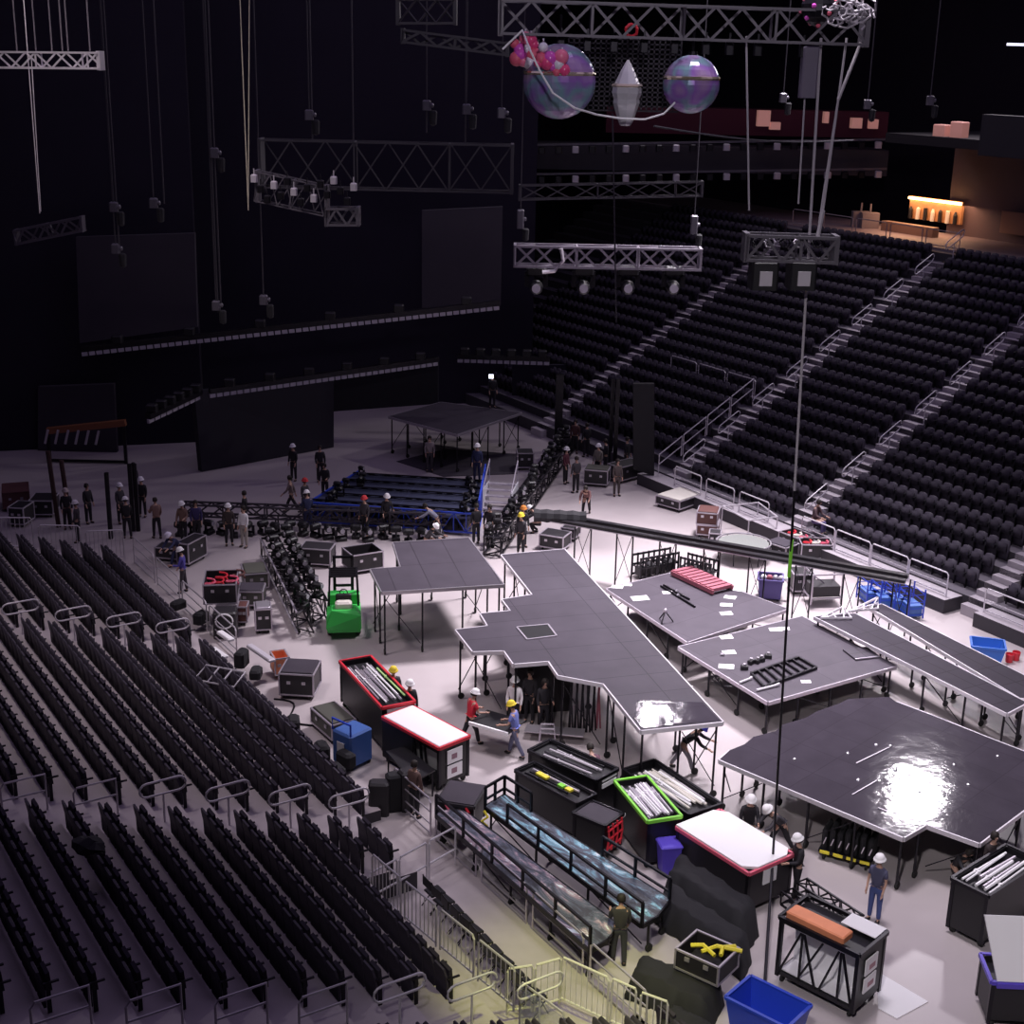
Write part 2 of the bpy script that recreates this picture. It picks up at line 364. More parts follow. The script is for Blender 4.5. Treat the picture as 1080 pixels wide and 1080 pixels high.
mm = M(glass_m); dd = A(14.1, 19.6)-A(13.9, 21.0); mm.bar(dd*.04+Vector((0, 0, .65)), dd*.96+Vector((0, 0, .65)), .02, 1.0); mm.build('clear_sheet', pan)
def pfoot(x, y, z): return P(x, y, z)
for i, (a, b) in enumerate((((534, 1070), (561, 1066)), ((563, 1066), (590, 1058)), ((590, 1056), (641, 1080)), ((643, 1080), (669, 1092)), ((673, 1095), (702, 1106)))):
    fence(P(*a, .25), P(*b, .25), 1.15, 'cream barred barricade in yellow light, %s from the guard panel' % ORD[i].replace('frontmost', 'first'), mt=cream_m, gap=.13)
# railings on right stand
for i, v in enumerate([49.2, 46.9, 44.6, 40.6, 38.6, 36.6, 34.6]):
    fence(A(41.25, v+1.0, .55), A(41.25, v-1.0, .55), .95, 'white metal rail on the walkway before the right stand, %s from its far end' % ORD[i].replace('frontmost', 'first'), False, 'walkway_railing', mt=brail_m, mid=1)
for i, v in enumerate([30.9, 28.7, 26.5]):
    fence(A(41.25, v+1.0, .55), A(41.25, v-1.0, .55), .95, 'low white rail at right edge near the blue bin, %s' % ('farthest', 'middle', 'nearest')[i], False, 'walkway_railing', mt=brail_m, mid=1)
sd = Vector(A(1, 0)); sd.z = .55; sd.normalize()
for ai, a in enumerate(RA[1:3]):
    for i in range(9 if ai else 7):
        k = 1+i*2.6; p = A(UR+DUR*k, a-.5, ZR+DZR*k-.1)
        loop_rail(p, sd, 'slanted loop handrail on the %s right-stand stairs, %s step group up from the floor' % (('near', 'far')[ai], ORD[i].replace('frontmost', 'first')), 1.5, .4, 1.0)
for i in range(4):
    p0 = A(41.6+i*1.45, 51.85, .6+.55*(i*1.45)); p1 = A(41.6+(i+1)*1.45-.1, 51.85, .6+.55*((i+1)*1.45-.1)); 
    root = thing('stair_railing', 'sloping silver guard rail left of the far stairs, %s from the floor' % ORD[i].replace('frontmost', 'first'), 'railing', p0)
    d = p1-p0; up = Vector((0, 0, 1)); m = M(brail_m)
    m.tube([(0, 0, 0), up*1.0, d+up*1.0, d], .03); m.build('frame', root); m = M(brail_m); m.tube([up*.5, d+up*.5], .025); m.build('midrail', root)
for i in range(3):
    fence(A(47.6, 52.0+i*2.3, 3.6), A(47.6, 54.2+i*2.3, 3.6), 1.0, 'thin pale rail above the dark lower block, %s from the far stairs' % ORD[i].replace('frontmost', 'first'), False, 'block_railing', mt=galv_m)
# ------------------------------------------------------------------ rolling stage decks
def rot2(x, y, a): return (x*math.cos(a)-y*math.sin(a), x*math.sin(a)+y*math.cos(a))
def toloc0(rt, x, y, z): p = P(x, y, z); return rot2(p.x-rt[2][0], p.y-rt[2][1], -rt[1])
def make_leg(root, x, y, z, brace=None):
    m = M(mblack); m.tube([(x, y, .16), (x, y, z-.12)], .035); l = m.build('leg', root)
    m = M(rubber_m); m.lathe([(.02, -.03), (.1, -.03), (.11, 0), (.1, .03), (.02, .03)], 12, None, (x, y+.04, .11), 'x'); m.bar((x, y, .2), (x, y+.04, .11), .05); m.build('castor', l)
def deck(label, pts, z, ang_pts, top=deck_m, step=1.5, trim=silver_m, skip=(), group=None, inner=True, th=.14, jag=False):
    W = [P(x, y, z) for x, y in pts]; cx = sum(p.x for p in W)/len(W); cy = sum(p.y for p in W)/len(W)
    a = P(*pts[ang_pts[0]], z); b = P(*pts[ang_pts[1]], z); ang = math.atan2(b.y-a.y, b.x-a.x)
    root = thing('stage_deck', label, 'stage platform', (cx, cy, 0), ang, group)
    L = [rot2(p.x-cx, p.y-cy, -ang) for p in W]; n = len(L)
    m = M(black_m, top); m.prism(L, z-th, z, 0, 1); m.build('deck_panel', root)
    ar = sum(L[i][0]*L[(i+1) % n][1]-L[(i+1) % n][0]*L[i][1] for i in range(n)); sg = 1 if ar > 0 else -1
    for i in range(n):
        if i in skip: continue
        p = Vector((*L[i], 0)); q = Vector((*L[(i+1) % n], 0)); d = (q-p).normalized(); o = Vector((d.y, -d.x, 0))*sg*.025
        m = M(trim); m.bar(p+o+Vector((0, 0, z-.06)), q+o+Vector((0, 0, z-.06)), .04, .125); m.build('edge_rail', root)
    done = []
    def put(x, y):
        if all((x-a_)**2+(y-b_)**2 > .5 for a_, b_ in done): done.append((x, y)); make_leg(root, x, y, z)
    mc = (sum(l[0] for l in L)/n, sum(l[1] for l in L)/n)
    for i in range(n):
        p, q = L[i], L[(i+1) % n]; d = math.hypot(q[0]-p[0], q[1]-p[1]); ns = max(1, round(d/step)); dx, dy = (q[0]-p[0])/d, (q[1]-p[1])/d; ix, iy = -dy*sg*.12, dx*sg*.12
        for k in range(ns+1):
            t = min(max(k/ns, .1/d), 1-.1/d); put(p[0]+dx*d*t+ix, p[1]+dy*d*t+iy)
        for k in range(ns):
            if (k+i) % 2 == 0:
                t0, t1 = (k+.05)/ns, (k+.95)/ns; m = M(mblack)
                m.bar((p[0]+dx*d*t0+ix, p[1]+dy*d*t0+iy, .35), (p[0]+dx*d*t1+ix, p[1]+dy*d*t1+iy, z-.25), .025); m.build('brace', root)
    if inner:
        x0, x1 = min(l[0] for l in L), max(l[0] for l in L); y0, y1 = min(l[1] for l in L), max(l[1] for l in L)
        def inside(x, y):
            c = False
            for i in range(n):
                (xa, ya), (xb, yb) = L[i], L[(i+1) % n]
                if (ya > y) != (yb > y) and x < (xb-xa)*(y-ya)/(yb-ya)+xa: c = not c
            return c
        y = y0+step
        while y < y1:
            x = x0+step*.8
            while x < x1:
                if inside(x, y) and all((x-a_)**2+(y-b_)**2 > .9 for a_, b_ in done): put(x, y)
                x += step*1.6
            y += step*1.6
    return root, ang, (cx, cy)
dA = deck('tall charcoal stage deck on thin black castored legs, behind the green forklift side', [(415, 572), (494, 567), (531, 616), (403, 624), (391, 600), (423, 598)], 2.4, (3, 2))
TP = [(529, 585), (595, 579), (762, 761), (676, 770), (637, 721), (589, 712), (579, 697), (542, 700), (532, 686), (499, 687), (481, 664), (515, 660), (507, 647), (539, 644), (530, 632), (562, 627)]
dT = deck('large stepped charcoal runway stage with open trapdoor, tallest deck in the middle of the floor', TP, 2.4, (1, 2), trim=brail_m)
m = M(alu_m, black_m); tr = [P(x, y, 2.4) for x, y in ((545, 662), (578, 659), (587, 671), (556, 675))]
off = Vector((dT[2][0], dT[2][1], 0))
tl = [Vector((*rot2(p.x-off.x, p.y-off.y, -dT[1]), 2.42)) for p in tr]
m.add([t for t in tl], [(0, 1, 2, 3)], 1)
for i in range(4): m.bar(tl[i], tl[(i+1) % 4], .05, .03, 0)
m.build('trapdoor', dT[0])
dB = deck('low grey stage deck with pink slatted ramp and paper sheets on it', [(640, 621), (720, 601), (831, 642), (725, 677)], 1.2, (3, 2), deckd_m, trim=alu_m)
dC = deck('low grey stage deck with black ladder frame and scattered papers', [(716, 682), (846, 650), (945, 702), (810, 740)], 1.2, (3, 2), deckd_m, trim=alu_m)
dD = deck('long narrow dark runway deck nearer the glossy stage', [(859, 650), (902, 647), (1083, 741), (1062, 752)], 1.5, (0, 3), ramp_m, trim=brail_m, inner=False, step=1.7)
dE = deck('long narrow dark runway deck farther right beside the blue bins', [(917, 640), (930, 637), (1084, 714), (1084, 737), (1076, 736)], 1.5, (1, 2), ramp_m, trim=brail_m, inner=False, step=1.7)
FP = [(759, 801), (953, 883), (977, 869), (1033, 889), (1084, 851), (1084, 794), (1035, 775), (990, 757), (945, 740), (938, 735), (895, 737), (885, 742), (862, 750), (850, 757), (826, 764), (818, 771), (795, 777), (785, 785), (770, 791)]
dF = deck('huge glossy black stage deck with bright lamp reflection and jagged back edge', FP, 1.6, (0, 1), gloss_m, trim=brail_m, skip=(8, 9, 10, 11, 12, 13, 14, 15, 16, 17))
dG = deck('dark raised deck far back under the hanging strips, on many thin legs', [(410, 439), (482, 458), (550, 435), (465, 424)], 2.0, (0, 1), trim=alu_m, step=1.3)
gp = [toloc0(dT, x, y, 2.4) for x, y in ((668, 757), (672, 739), (741, 741), (759, 760), (678, 768))]
m = M(gloss_m); m.prism(gp, 2.4, 2.412); m.build('glossy_end_panel', dT[0])
# dark mat below the far deck
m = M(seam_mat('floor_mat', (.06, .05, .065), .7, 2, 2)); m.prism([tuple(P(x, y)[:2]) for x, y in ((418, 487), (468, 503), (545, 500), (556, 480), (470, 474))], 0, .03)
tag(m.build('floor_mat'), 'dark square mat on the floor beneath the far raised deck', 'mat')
# ------------------------------------------------------------------ generic cases and carts
def case(label, a, b, w, h, z0=0, body=case_m, trim=alu_m, lid=None, open_=False, castors=True, nm='flight_case', cat='case', group=None):
    """a,b: pixels of the near TOP edge; w depth away; h height"""
    zt = z0+h; p = P(*a, zt); q = P(*b, zt); ang, L = frm(p, q); root = thing(nm, label, cat, (p.x, p.y, z0), ang, group)
    zb = .14 if castors else 0
    m = M(body)
    if open_:
        t = .04; m.bx(0, 0, zb, L, w, zb+.05); m.bx(0, 0, zb, L, t, h-.02); m.bx(0, w-t, zb, L, w, h-.02); m.bx(0, 0, zb, t, w, h-.02); m.bx(L-t, 0, zb, L, w, h-.02)
    else: m.cbx(.01, .01, zb, L-.01, w-.01, h-.01, .02)
    m.build('body', root)
    m = M(trim); r = .045
    for z in (zb+.02, h-.02):
        for e in (((0, 0, z), (L, 0, z)), ((L, 0, z), (L, w, z)), ((L, w, z), (0, w, z)), ((0, w, z), (0, 0, z))): m.bar(*e, r)
    for x, y in ((0, 0), (L, 0), (L, w), (0, w)): m.bar((x, y, zb), (x, y, h), r)
    m.build('edge_trim', root)
    if lid:
        m = M(lid); m.cbx(.04, .04, h, L-.04, w-.04, h+.05, .02); m.build('lid', root)
    for f in (.28, .72):
        m = M(silver_m); m.bx(L*f-.06, -.035, h*.6, L*f+.06, -.005, h*.6+.1); m.build('latch', root)
    if castors:
        for x, y in ((.12, .1), (L-.12, .1), (L-.12, w-.1), (.12, w-.1)):
            m = M(rubber_m); m.lathe([(.02, -.025), (.065, -.025), (.07, 0), (.065, .025), (.02, .025)], 10, None, (x, y, .07), 'x'); m.bar((x, y, .1), (x, y, .15), .07); m.build('castor', root)
    return root, ang, L, p
def loc(rt, x, y, z=0):
    r, ang, L, p = rt; a, b = rot2(x, y, ang); return Vector((r.location.x+a, r.location.y+b, r.location.z+z))
def cart(label, a, b, w, h, body=black_m, trim=None, top=None, front=None, skirt=.3, tray=.18, side_open=False, nm='road_cart', ends=None, edge=None):
    p = P(*a, h); q = P(*b, h); ang, L = frm(p, q); root = thing(nm, label, 'cart', (p.x, p.y, 0), ang)
    s = 1 if w > 0 else -1; y0, y1 = min(0, w), max(0, w)
    for x, y in ((0, y0), (L, y0), (L, y1), (0, y1)):
        m = M(mblack); xx = min(max(x, .05), L-.05); yy = min(max(y, y0+.05), y1-.05); m.bar((xx, yy, .16), (xx, yy, h), .09); m.build('corner_post', root)
    m = M(body); m.bx(.03, y0+.03, .2, L-.03, y1-.03, .28)
    if not side_open:
        m.bx(.03, y0+.02, .28, L-.03, y0+.06, h-.02); m.bx(.03, y1-.06, .28, L-.03, y1-.02, h-.02)
        m.bx(.02, y0+.02, .28, .06, y1-.02, h-.02)
    m.bx(L-.06, y0+.02, .28, L-.02, y1-.02, h-.02)
    m.bx(.03, y0+.03, h-tray-.04, L-.03, y1-.03, h-tray); m.build('body', root)
    m = M(edge or trim or mblack)
    for e in (((0, y0), (L, y0)), ((L, y0), (L, y1)), ((L, y1), (0, y1)), ((0, y1), (0, y0))): m.bar((*e[0], h-.03), (*e[1], h-.03), .07, .09)
    m.build('rim', root)
    for x, y in ((.15, y0+.12), (L-.15, y0+.12), (L-.15, y1-.12), (.15, y1-.12)):
        m = M(rubber_m); m.lathe([(.02, -.03), (.085, -.03), (.09, 0), (.085, .03), (.02, .03)], 10, None, (x, y, .09), 'x'); m.bar((x, y, .12), (x, y, .21), .08); m.build('castor', root)
    return root, ang, L, p, y0, y1, h
def local(rt, x, y, z): a, b = rot2(x, y, rt[1]); return Vector((rt[0].location.x+a, rt[0].location.y+b, z))
def poles(rt, n, z, label, mats, group, r=.035, x0=.1, x1=.9, spread=.85, nm='metal_pole', jit=.06):
    _, ang, L, p, y0, y1, h = rt; cy = (y0+y1)/2; W = (y1-y0)*spread
    for i in range(n):
        ln = L*(x1-x0)*random.uniform(.75, 1); xs = L*x0+random.uniform(0, L*(x1-x0)-ln); y = cy-W/2+W*(i+.5)/n
        m = M(random.choice(mats)); j = random.uniform(-jit, jit)
        zz = z+random.uniform(0, .05)
        m.tube([(0, 0, 0), (ln, j, random.uniform(0, .03))], r*random.uniform(.7, 1.2)); m.tube([(ln*.3, j*.3-.03, 0), (ln*.3+.03, j*.3+.03, 0)], r*1.5)
        tag(m.build(nm, None, local(rt, xs, y, zz+r), ang), label, 'pole', group)
# carts ---------------------------------------------------------------
k1 = cart('tall black cart with red rim and a tray of lit white and green tubes', (358, 697), (403, 746), 1.05, 1.55, trim=red_m)
poles(k1, 11, 1.4, 'white or pale green tube lying in the red-rimmed cart tray', [white_m, silver_m, mat('tube_green', (.5, .8, .3), .4), alu_m], 'tubes in the red-rimmed cart')
m = M(white_m); m.bx(k1[2]+.0, .15, 1.28, k1[2]+.03, .9, 1.45); m.build('end_label', k1[0])
k2 = cart('black cart with glowing white top board and red rim, doors open', (403, 756), (463, 789), 1.15, 1.42, trim=red_m, side_open=True)
L2 = k2[2]
m = M(white_m); m.cbx(.03, .03, 0, L2-.03, 1.12, .04, .015); tag(m.build('top_board', None, local(k2, 0, 0, 1.42), k2[1]), 'bright white board lying on top of the red-rimmed black cart', 'board')
m = M(black_m); m.bx(0, .0, .15, L2*.55, .04, 1.38); m.bx(.02, .5, .15, L2*.98, .54, 1.2, white_m); m.build('side_panel', k2[0])
for x in (.62, .72, .8): m = M(mblack); m.bar((L2*x, .02, .2), (L2*(x-.06), .02, 1.36), .05); m.build('cross_brace', k2[0])
for z0, z1 in ((.8, 1.22), (.35, .74)):
    m = M(white_m); m.bx(L2, .3, z0, L2+.025, .85, z1); m.bx(L2+.025, .45, z0+.12, L2+.03, .65, z0+.28, mat('label_grey', (.35, .2, .25), .6)); m.build('end_label', k2[0])
def table(label, pts, h, m_top, nm='table', t=.05, lg=.045, cat='table'):
    W = [P(x, y, h) for x, y in pts]; c = sum(W, Vector((0, 0, 0)))/len(W); root = thing(nm, label, cat, (c.x, c.y, 0))
    m = M(m_top); m.prism([(p.x-c.x, p.y-c.y) for p in W], h-t, h); m.build('table_top', root)
    for p in W:
        m = M(mblack); x, y = (p.x-c.x)*.9, (p.y-c.y)*.9; m.bar((x, y, 0), (x, y, h-t), lg); m.build('leg', root)
    return root
table('square black folding table beside the white-topped cart', [(407, 792), (427, 787), (459, 812), (436, 824)], .85, black_m)
kc = cart('dark crate with red straps, behind the wave-painted ramps, right of the folding table', (461, 845), (500, 851), 1.15, 1.05, body=case_m, trim=case_m, tray=.03)
m = M(deck_m); m.bx(.02, .02, 0, kc[2]-.02, 1.13, .04); tag(m.build('lid_board', None, local(kc, 0, 0, 1.05), kc[1]), 'grey board lying on the dark crate with red straps', 'board')
for x, c in ((.25, pinkred_m), (.8, red_m), (1.3, yel_m)):
    m = M(c); m.tube([(x, -.03, 1.0), (x+.12, -.07, .85), (x-.05, -.06, .7), (x+.1, -.04, .55)], .035); m.build('strap', kc[0])
k3 = cart('long black rack cart with grey truss pieces, beside the two men carrying a panel', (557, 791), (629, 823), .95, 1.35, tray=.1)
poles(k3, 5, 1.26, 'grey flat bar lying on the rear black rack cart', [galv_m, mblack, deck_m], 'bars on the rear rack cart')
for z in (1.0, 1.2): m = M(white_m); m.bx(k3[2], .25, z, k3[2]+.03, .85, z+.13); m.build('end_label', k3[0])
k4 = cart('long black rack cart with yellow straps, in front of the rear rack cart', (543, 812), (608, 847), .75, 1.2, tray=.1)
poles(k4, 4, 1.11, 'grey tube lying on the yellow-strapped rack cart', [alu_m, galv_m, mblack], 'tubes on the yellow-strapped rack cart')
for x, c in ((.8, yel_m), (1.1, yel_m), (2.0, lime_m), (2.4, yel_m)):
    m = M(c); m.bx(k4[2]*x/3.4, .25, 1.2, k4[2]*x/3.4+.2, .4, 1.26); tag(m.build('strap_bundle', None, k4[0].location, k4[1]), 'bright yellow or green strap bundle on the rack cart', 'strap', 'strap bundles on the rack cart')
kr = cart('black crate with red rope ladder end, between the rack carts and the wave ramp', (604, 857), (638, 871), .85, 1.1, trim=mblack, tray=.04)
m = M(deck_m); m.bx(.03, .03, 0, kr[2]-.03, .82, .03); tag(m.build('cover_board', None, local(kr, 0, 0, 1.06), kr[1]), 'grey cover board on the crate with the red rope ladder', 'board')
m = M(red_m)
for y in (.1, .3, .5, .7): m.tube([(kr[2]+.04, y, 1.05), (kr[2]+.05, y+.05, .7), (kr[2]+.05, y-.04, .3)], .03)
for z in (.9, .65, .4): m.tube([(kr[2]+.05, .08, z), (kr[2]+.05, .74, z+.04)], .03)
m.build('rope_ladder', kr[0]); m = M(white_m); m.bx(kr[2]+.0, .2, 1.0, kr[2]+.03, .9, 1.08); m.build('end_label', kr[0])
k5 = cart('black cart with lime-green rim holding white tubes, left of a matching dark one', (648, 823), (683, 866), .95, 1.45, trim=lime_m)
poles(k5, 13, 1.32, 'white or silver tube lying in the lime-rimmed cart tray', [white_m, silver_m, alu_m], 'tubes in the lime-rimmed cart')
k6 = cart('black cart tray full of tangled pale poles, right of the lime-rimmed cart', (657, 811), (727, 859), 1.1, 1.25)
poles(k6, 15, 1.1, 'pale pole lying in the tray cart right of the lime-rimmed one', [white_m, silver_m, cream_m], 'poles in the plain tray cart', jit=.2)
k7 = cart('long black float cart with rounded white top, red-trimmed front edge', (713, 872), (790, 921), 1.55, 1.25, trim=pinkred_m, body=case_m)
m = M(white_m); L = k7[2]
pl = [(.0, 0), (L-.25, 0), (L, .3), (L, 1.3), (L-.2, 1.55), (.3, 1.55), (0, 1.3)]; m.prism(pl, 0, .07)
tag(m.build('rounded_board', None, local(k7, 0, 0, 1.25), k7[1]), 'large glowing white rounded board on the long float cart', 'board')
m = M(white_m); m.bx(L, .5, .75, L+.03, .95, 1.15); m.build('end_label', k7[0])
def tarp(label, pts, h, m_=soft_m, nm='tarpaulin', seed=1, slope=.0):
    W = [P(x, y, h) for x, y in pts]; a, b, c, d = W; root_loc = a.copy(); root_loc.z = 0; rnd = random.Random(seed)
    nx, ny = 14, 8; vs = []; fs = []; g = {}
    for i in range(nx+1):
        for j in range(ny+1):
            s, t = i/nx, j/ny; p = a*(1-s)*(1-t)+b*s*(1-t)+c*s*t+d*(1-s)*t
            e = min(s, 1-s, t, 1-t); hh = h*(1-.06*rnd.random()-.05*math.sin(7*s+3*t)**2)
            if e == 0: hh = .02
            elif e < .1: hh *= .93
            ex = (rnd.random()-.5)*.08
            g[i, j] = len(vs); vs.append((p.x-root_loc.x+ex, p.y-root_loc.y+ex, hh))
    m = M(m_); n = len(vs)
    for i in range(nx):
        for j in range(ny): fs.append((g[i, j], g[i+1, j], g[i+1, j+1], g[i, j+1]))
    m.add(vs, fs); m.add([(v[0], v[1], 0) for v in vs], [f[::-1] for f in fs])
    return tag(m.build(nm, None, root_loc, smooth=True), label, 'cover')
tarp('big black tarpaulin draped over gear, in front of the long white-topped float', [(700, 914), (790, 972), (804, 950), (712, 891)], .95, seed=2)
tarp('black tarpaulin mound lying lower, right of the wave-painted ramps', [(688, 942), (786, 1006), (796, 984), (702, 922)], .8, seed=3)
tarp('black cloth-covered stack along the floor rail at bottom', [(660, 1022), (748, 1062), (768, 1030), (672, 1000)], .75, seed=4)
tarp('black folded cloth pile beneath the yellow-strapped case, bottom centre', [(690, 1075), (752, 1108), (766, 1080), (706, 1052)], .8, seed=5)
# purple bin with lid
p = P(704, 921); root = thing('purple_bin', 'purple plastic wheelie bin beside the lime-rimmed cart', 'bin', p, .2)
m = M(purple_m); m.add([(-.2, -.2, .08), (.2, -.2, .08), (.2, .2, .08), (-.2, .2, .08), (-.26, -.26, .85), (.26, -.26, .85), (.26, .26, .85), (-.26, .26, .85)], [(3, 2, 1, 0), (4, 5, 6, 7), (0, 1, 5, 4), (1, 2, 6, 5), (2, 3, 7, 6), (3, 0, 4, 7)]); m.build('body', root)
m = M(purple_m); m.cbx(-.29, -.29, .85, .29, .29, .92, .03); m.build('lid', root)
for x in (-.18, .18): m = M(rubber_m); m.lathe([(.02, -.02), (.09, -.02), (.09, .02), (.02, .02)], 10, None, (x, .22, .09), 'x'); m.build('wheel', root)
# wave-painted ramps ----------------------------------------------------
def wave_mat(nm, pink):
    m = mat(nm, (.12, .12, .15), .35); nt = m.node_tree; b = nt.nodes['Principled BSDF']; tc = nt.nodes.new('ShaderNodeTexCoord')
    mp = nt.nodes.new('ShaderNodeMapping'); mp.inputs['Scale'].default_value = (.55, 1.5, 1); nt.links.new(tc.outputs['Object'], mp.inputs['Vector'])
    n = nt.nodes.new('ShaderNodeTexNoise'); n.inputs['Scale'].default_value = 1.5; n.inputs['Detail'].default_value = 12; n.inputs['Roughness'].default_value = .72; n.inputs['Distortion'].default_value = .8
    nt.links.new(mp.outputs['Vector'], n.inputs['Vector']); cr = nt.nodes.new('ShaderNodeValToRGB'); e = cr.color_ramp.elements
    e[0].position = .42; e[0].color = (.05, .05, .065, 1); e[1].position = .62; e[1].color = (.85, .95, 1, 1)
    x = e.new(.5); x.color = (.13, .15, .2, 1); x = e.new(.56); x.color = (.25, .55, .68, 1) if not pink else (.42, .28, .33, 1)
    nt.links.new(n.outputs['Fac'], cr.inputs['Fac']); nt.links.new(cr.outputs['Color'], b.inputs['Base Color']); return m
def ramp_rail(root, q0, q1, z, h=.55):
    q0 = Vector((*q0, z)); q1 = Vector((*q1, z)); up = Vector((0, 0, h)); n = max(2, round((q1-q0).length/1.5)); m = M(mblack)
    m.bar(q0+up, q1+up, .06); m.bar(q0+up*.35, q1+up*.35, .05); m.build('guard_rail', root)
    for i in range(n+1): m = M(mblack); a = q0+(q1-q0)*i/n; m.bar(a-Vector((0, 0, .1)), a+up, .06); m.build('rail_post', root)
rW2 = deck('wave-painted stage ramp in blue and white, right one of two with black rails', [(512, 850), (532, 838), (706, 948), (692, 966), (677, 974)], 1.0, (1, 2), wave_mat('wave_blue', False), trim=mblack, step=1.9, inner=False)
rW1 = deck('wave-painted stage ramp fading to grey, left one of two next to the silver rail', [(460, 858), (483, 850), (652, 975), (640, 990), (622, 1000)], .9, (1, 2), wave_mat('wave_pink', True), trim=mblack, step=1.9, inner=False)
def toloc(rt, x, y, z): p = P(x, y, z); return rot2(p.x-rt[2][0], p.y-rt[2][1], -rt[1])
ramp_rail(rW1[0], toloc(rW1, 460, 858, .9), toloc(rW1, 622, 1000, .9), .9)
ramp_rail(rW2[0], toloc(rW2, 535, 868, 1), toloc(rW2, 677, 974, 1), 1.0)
ramp_rail(rW2[0], toloc(rW2, 512, 850, 1), toloc(rW2, 532, 838, 1), 1.0)
ramp_rail(rW2[0], toloc(rW2, 532, 838, 1), toloc(rW2, 560, 856, 1), 1.0)
ramp_rail(rW2[0], toloc(rW2, 635, 903, 1), toloc(rW2, 706, 948, 1), 1.0)
# bottom right items ------------------------------------------------------
kw = cart('black cart with white-lined open side, orange board on top, bottom right', (822, 966), (907, 1007), 1.2, 1.7, side_open=True, body=black_m, tray=.12)
L = kw[2]
m = M(white_m); m.bx(.1, .62, .3, L-.1, .66, 1.5); m.bx(.1, .1, .3, L-.1, .62, .33); m.build('lining', kw[0])
for a, b in ((.28, .05), (.3, .3), (.32, .5), (.75, .55), (.78, .78), (.8, .95), (.55, .28)):
    m = M(mblack); m.bar((L*a, .03, 1.5), (L*b, .03, .3), .045); m.build('cross_brace', kw[0])
m = M(orange_m); m.cbx(0, 0, 0, L*.72, .42, .16, .03); tag(m.build('orange_box', None, local(kw, .12, .06, 1.7), kw[1]), 'long orange wooden box on top of the white-lined cart', 'box')
m = M(paper_m); m.bx(0, 0, 0, L*.42, .5, .02); tag(m.build('white_board', None, local(kw, L*.55, .75, 1.7), kw[1]), 'white board lying at the far end of the white-lined cart', 'board')
for z0, z1 in ((1.0, 1.4), (.55, .92)):
    m = M(white_m, mat('label_pink', (.55, .3, .35), .6)); m.bx(L, .3, z0, L+.03, .8, z1, 0); m.bx(L+.03, .45, z0+.1, L+.035, .7, z0+.22, 1); m.build('end_label', kw[0])
m = M(paper_m); m.prism([tuple(P(x, y)[:2]) for x, y in ((925, 1025), (979, 1057), (946, 1075), (926, 1064))], 0, .02)
tag(m.build('floor_sheet'), 'white square sheet on the floor right of the white-lined cart', 'sheet')
kq = cart('dark cart with tray of white tubes at the right edge, bottom right', (1043, 945), (1100, 908), 1.0, 1.5)
poles(kq, 7, 1.36, 'white tube in the tray of the cart at the right edge', [white_m, silver_m], 'tubes in the right-edge cart')
kv = cart('black cart with a big white screen leaning on it and purple rim, bottom right corner', (1046, 1035), (1100, 1038), 1.0, 1.2, trim=purple_m)
m = M(white_m, purple_m); p = P(1052, 1035, 1.25); a = P(1100, 1037, 1.25); dx = (a-p)
m.add([(0, 0, 0), tuple(dx), tuple(dx+Vector((-.1, .5, 1.3))), (-.28, .5, 1.3), (0, .05, -.02), tuple(dx+Vector((0, .05, -.02))), tuple(dx+Vector((-.1, .55, 1.28))), (-.28, .55, 1.28)],
      [(0, 1, 2, 3), (7, 6, 5, 4), (0, 4, 5, 1), (1, 5, 6, 2), (2, 6, 7, 3), (3, 7, 4, 0)], 0)
m.bar((0, 0, -.1), tuple(dx+Vector((0, 0, -.1))), .06, .12, 1)
tag(m.build('white_screen', None, p), 'big blank white screen panel leaning on the corner cart', 'screen')
def tub(label, a, b, w, h, mt, nm='plastic_tub', z0=0, flare=.12):
    p = P(*a, h+z0); q = P(*b, h+z0); ang, L = frm(p, q); root = thing(nm, label, 'bin', (p.x, p.y, z0), ang); t = .05; f = flare
    m = M(mt)
    def box8(x0, y0, x1, y1, X0, Y0, X1, Y1, za, zb_): return [(x0, y0, za), (x1, y0, za), (x1, y1, za), (x0, y1, za), (X0, Y0, zb_), (X1, Y0, zb_), (X1, Y1, zb_), (X0, Y1, zb_)]
    o = box8(f, f, L-f, w-f, 0, 0, L, w, .1, h); i = box8(f+t, f+t, L-f-t, w-f-t, t, t, L-t, w-t, .16, h)
    m.add(o, [(3, 2, 1, 0), (0, 1, 5, 4), (1, 2, 6, 5), (2, 3, 7, 6), (3, 0, 4, 7)]); m.add(i, [(0, 1, 2, 3), (4, 5, 1, 0), (5, 6, 2, 1), (6, 7, 3, 2), (7, 4, 0, 3)]); m.build('tub', root)
    m = M(mt)
    for e in (((0, 0), (L, 0)), ((L, 0), (L, w)), ((L, w), (0, w)), ((0, w), (0, 0))): m.bar((*e[0], h), (*e[1], h), .07)
    m.build('rim', root)
    for x, y in ((f+.1, f+.1), (L-f-.1, f+.1), (L-f-.1, w-f-.1), (f+.1, w-f-.1)):
        m = M(rubber_m); m.lathe([(.02, -.02), (.06, -.02), (.06, .02), (.02, .02)], 8, None, (x, y, .06), 'x'); m.build('castor', root)
    return root, ang, L, p
tub('deep blue plastic tub on castors, bottom centre by the thin black cable', (765, 1052), (830, 1085), 1.0, .95, blue_m)
tub('light blue plastic tub right of the far narrow runway', (1025, 682), (1061, 686), .9, .75, mat('tub_blue2', (.04, .16, .6), .35))
for i, x in enumerate((1064, 1071)):
    m = M(red_m); m.lathe([(.12, 0), (.15, .3), (.13, .32), (.11, .05)], 12); tag(m.build('red_bucket', None, P(x, 698-i*2)), 'small red bucket beside the light blue tub, %s one' % ('left', 'right')[i], 'bucket')
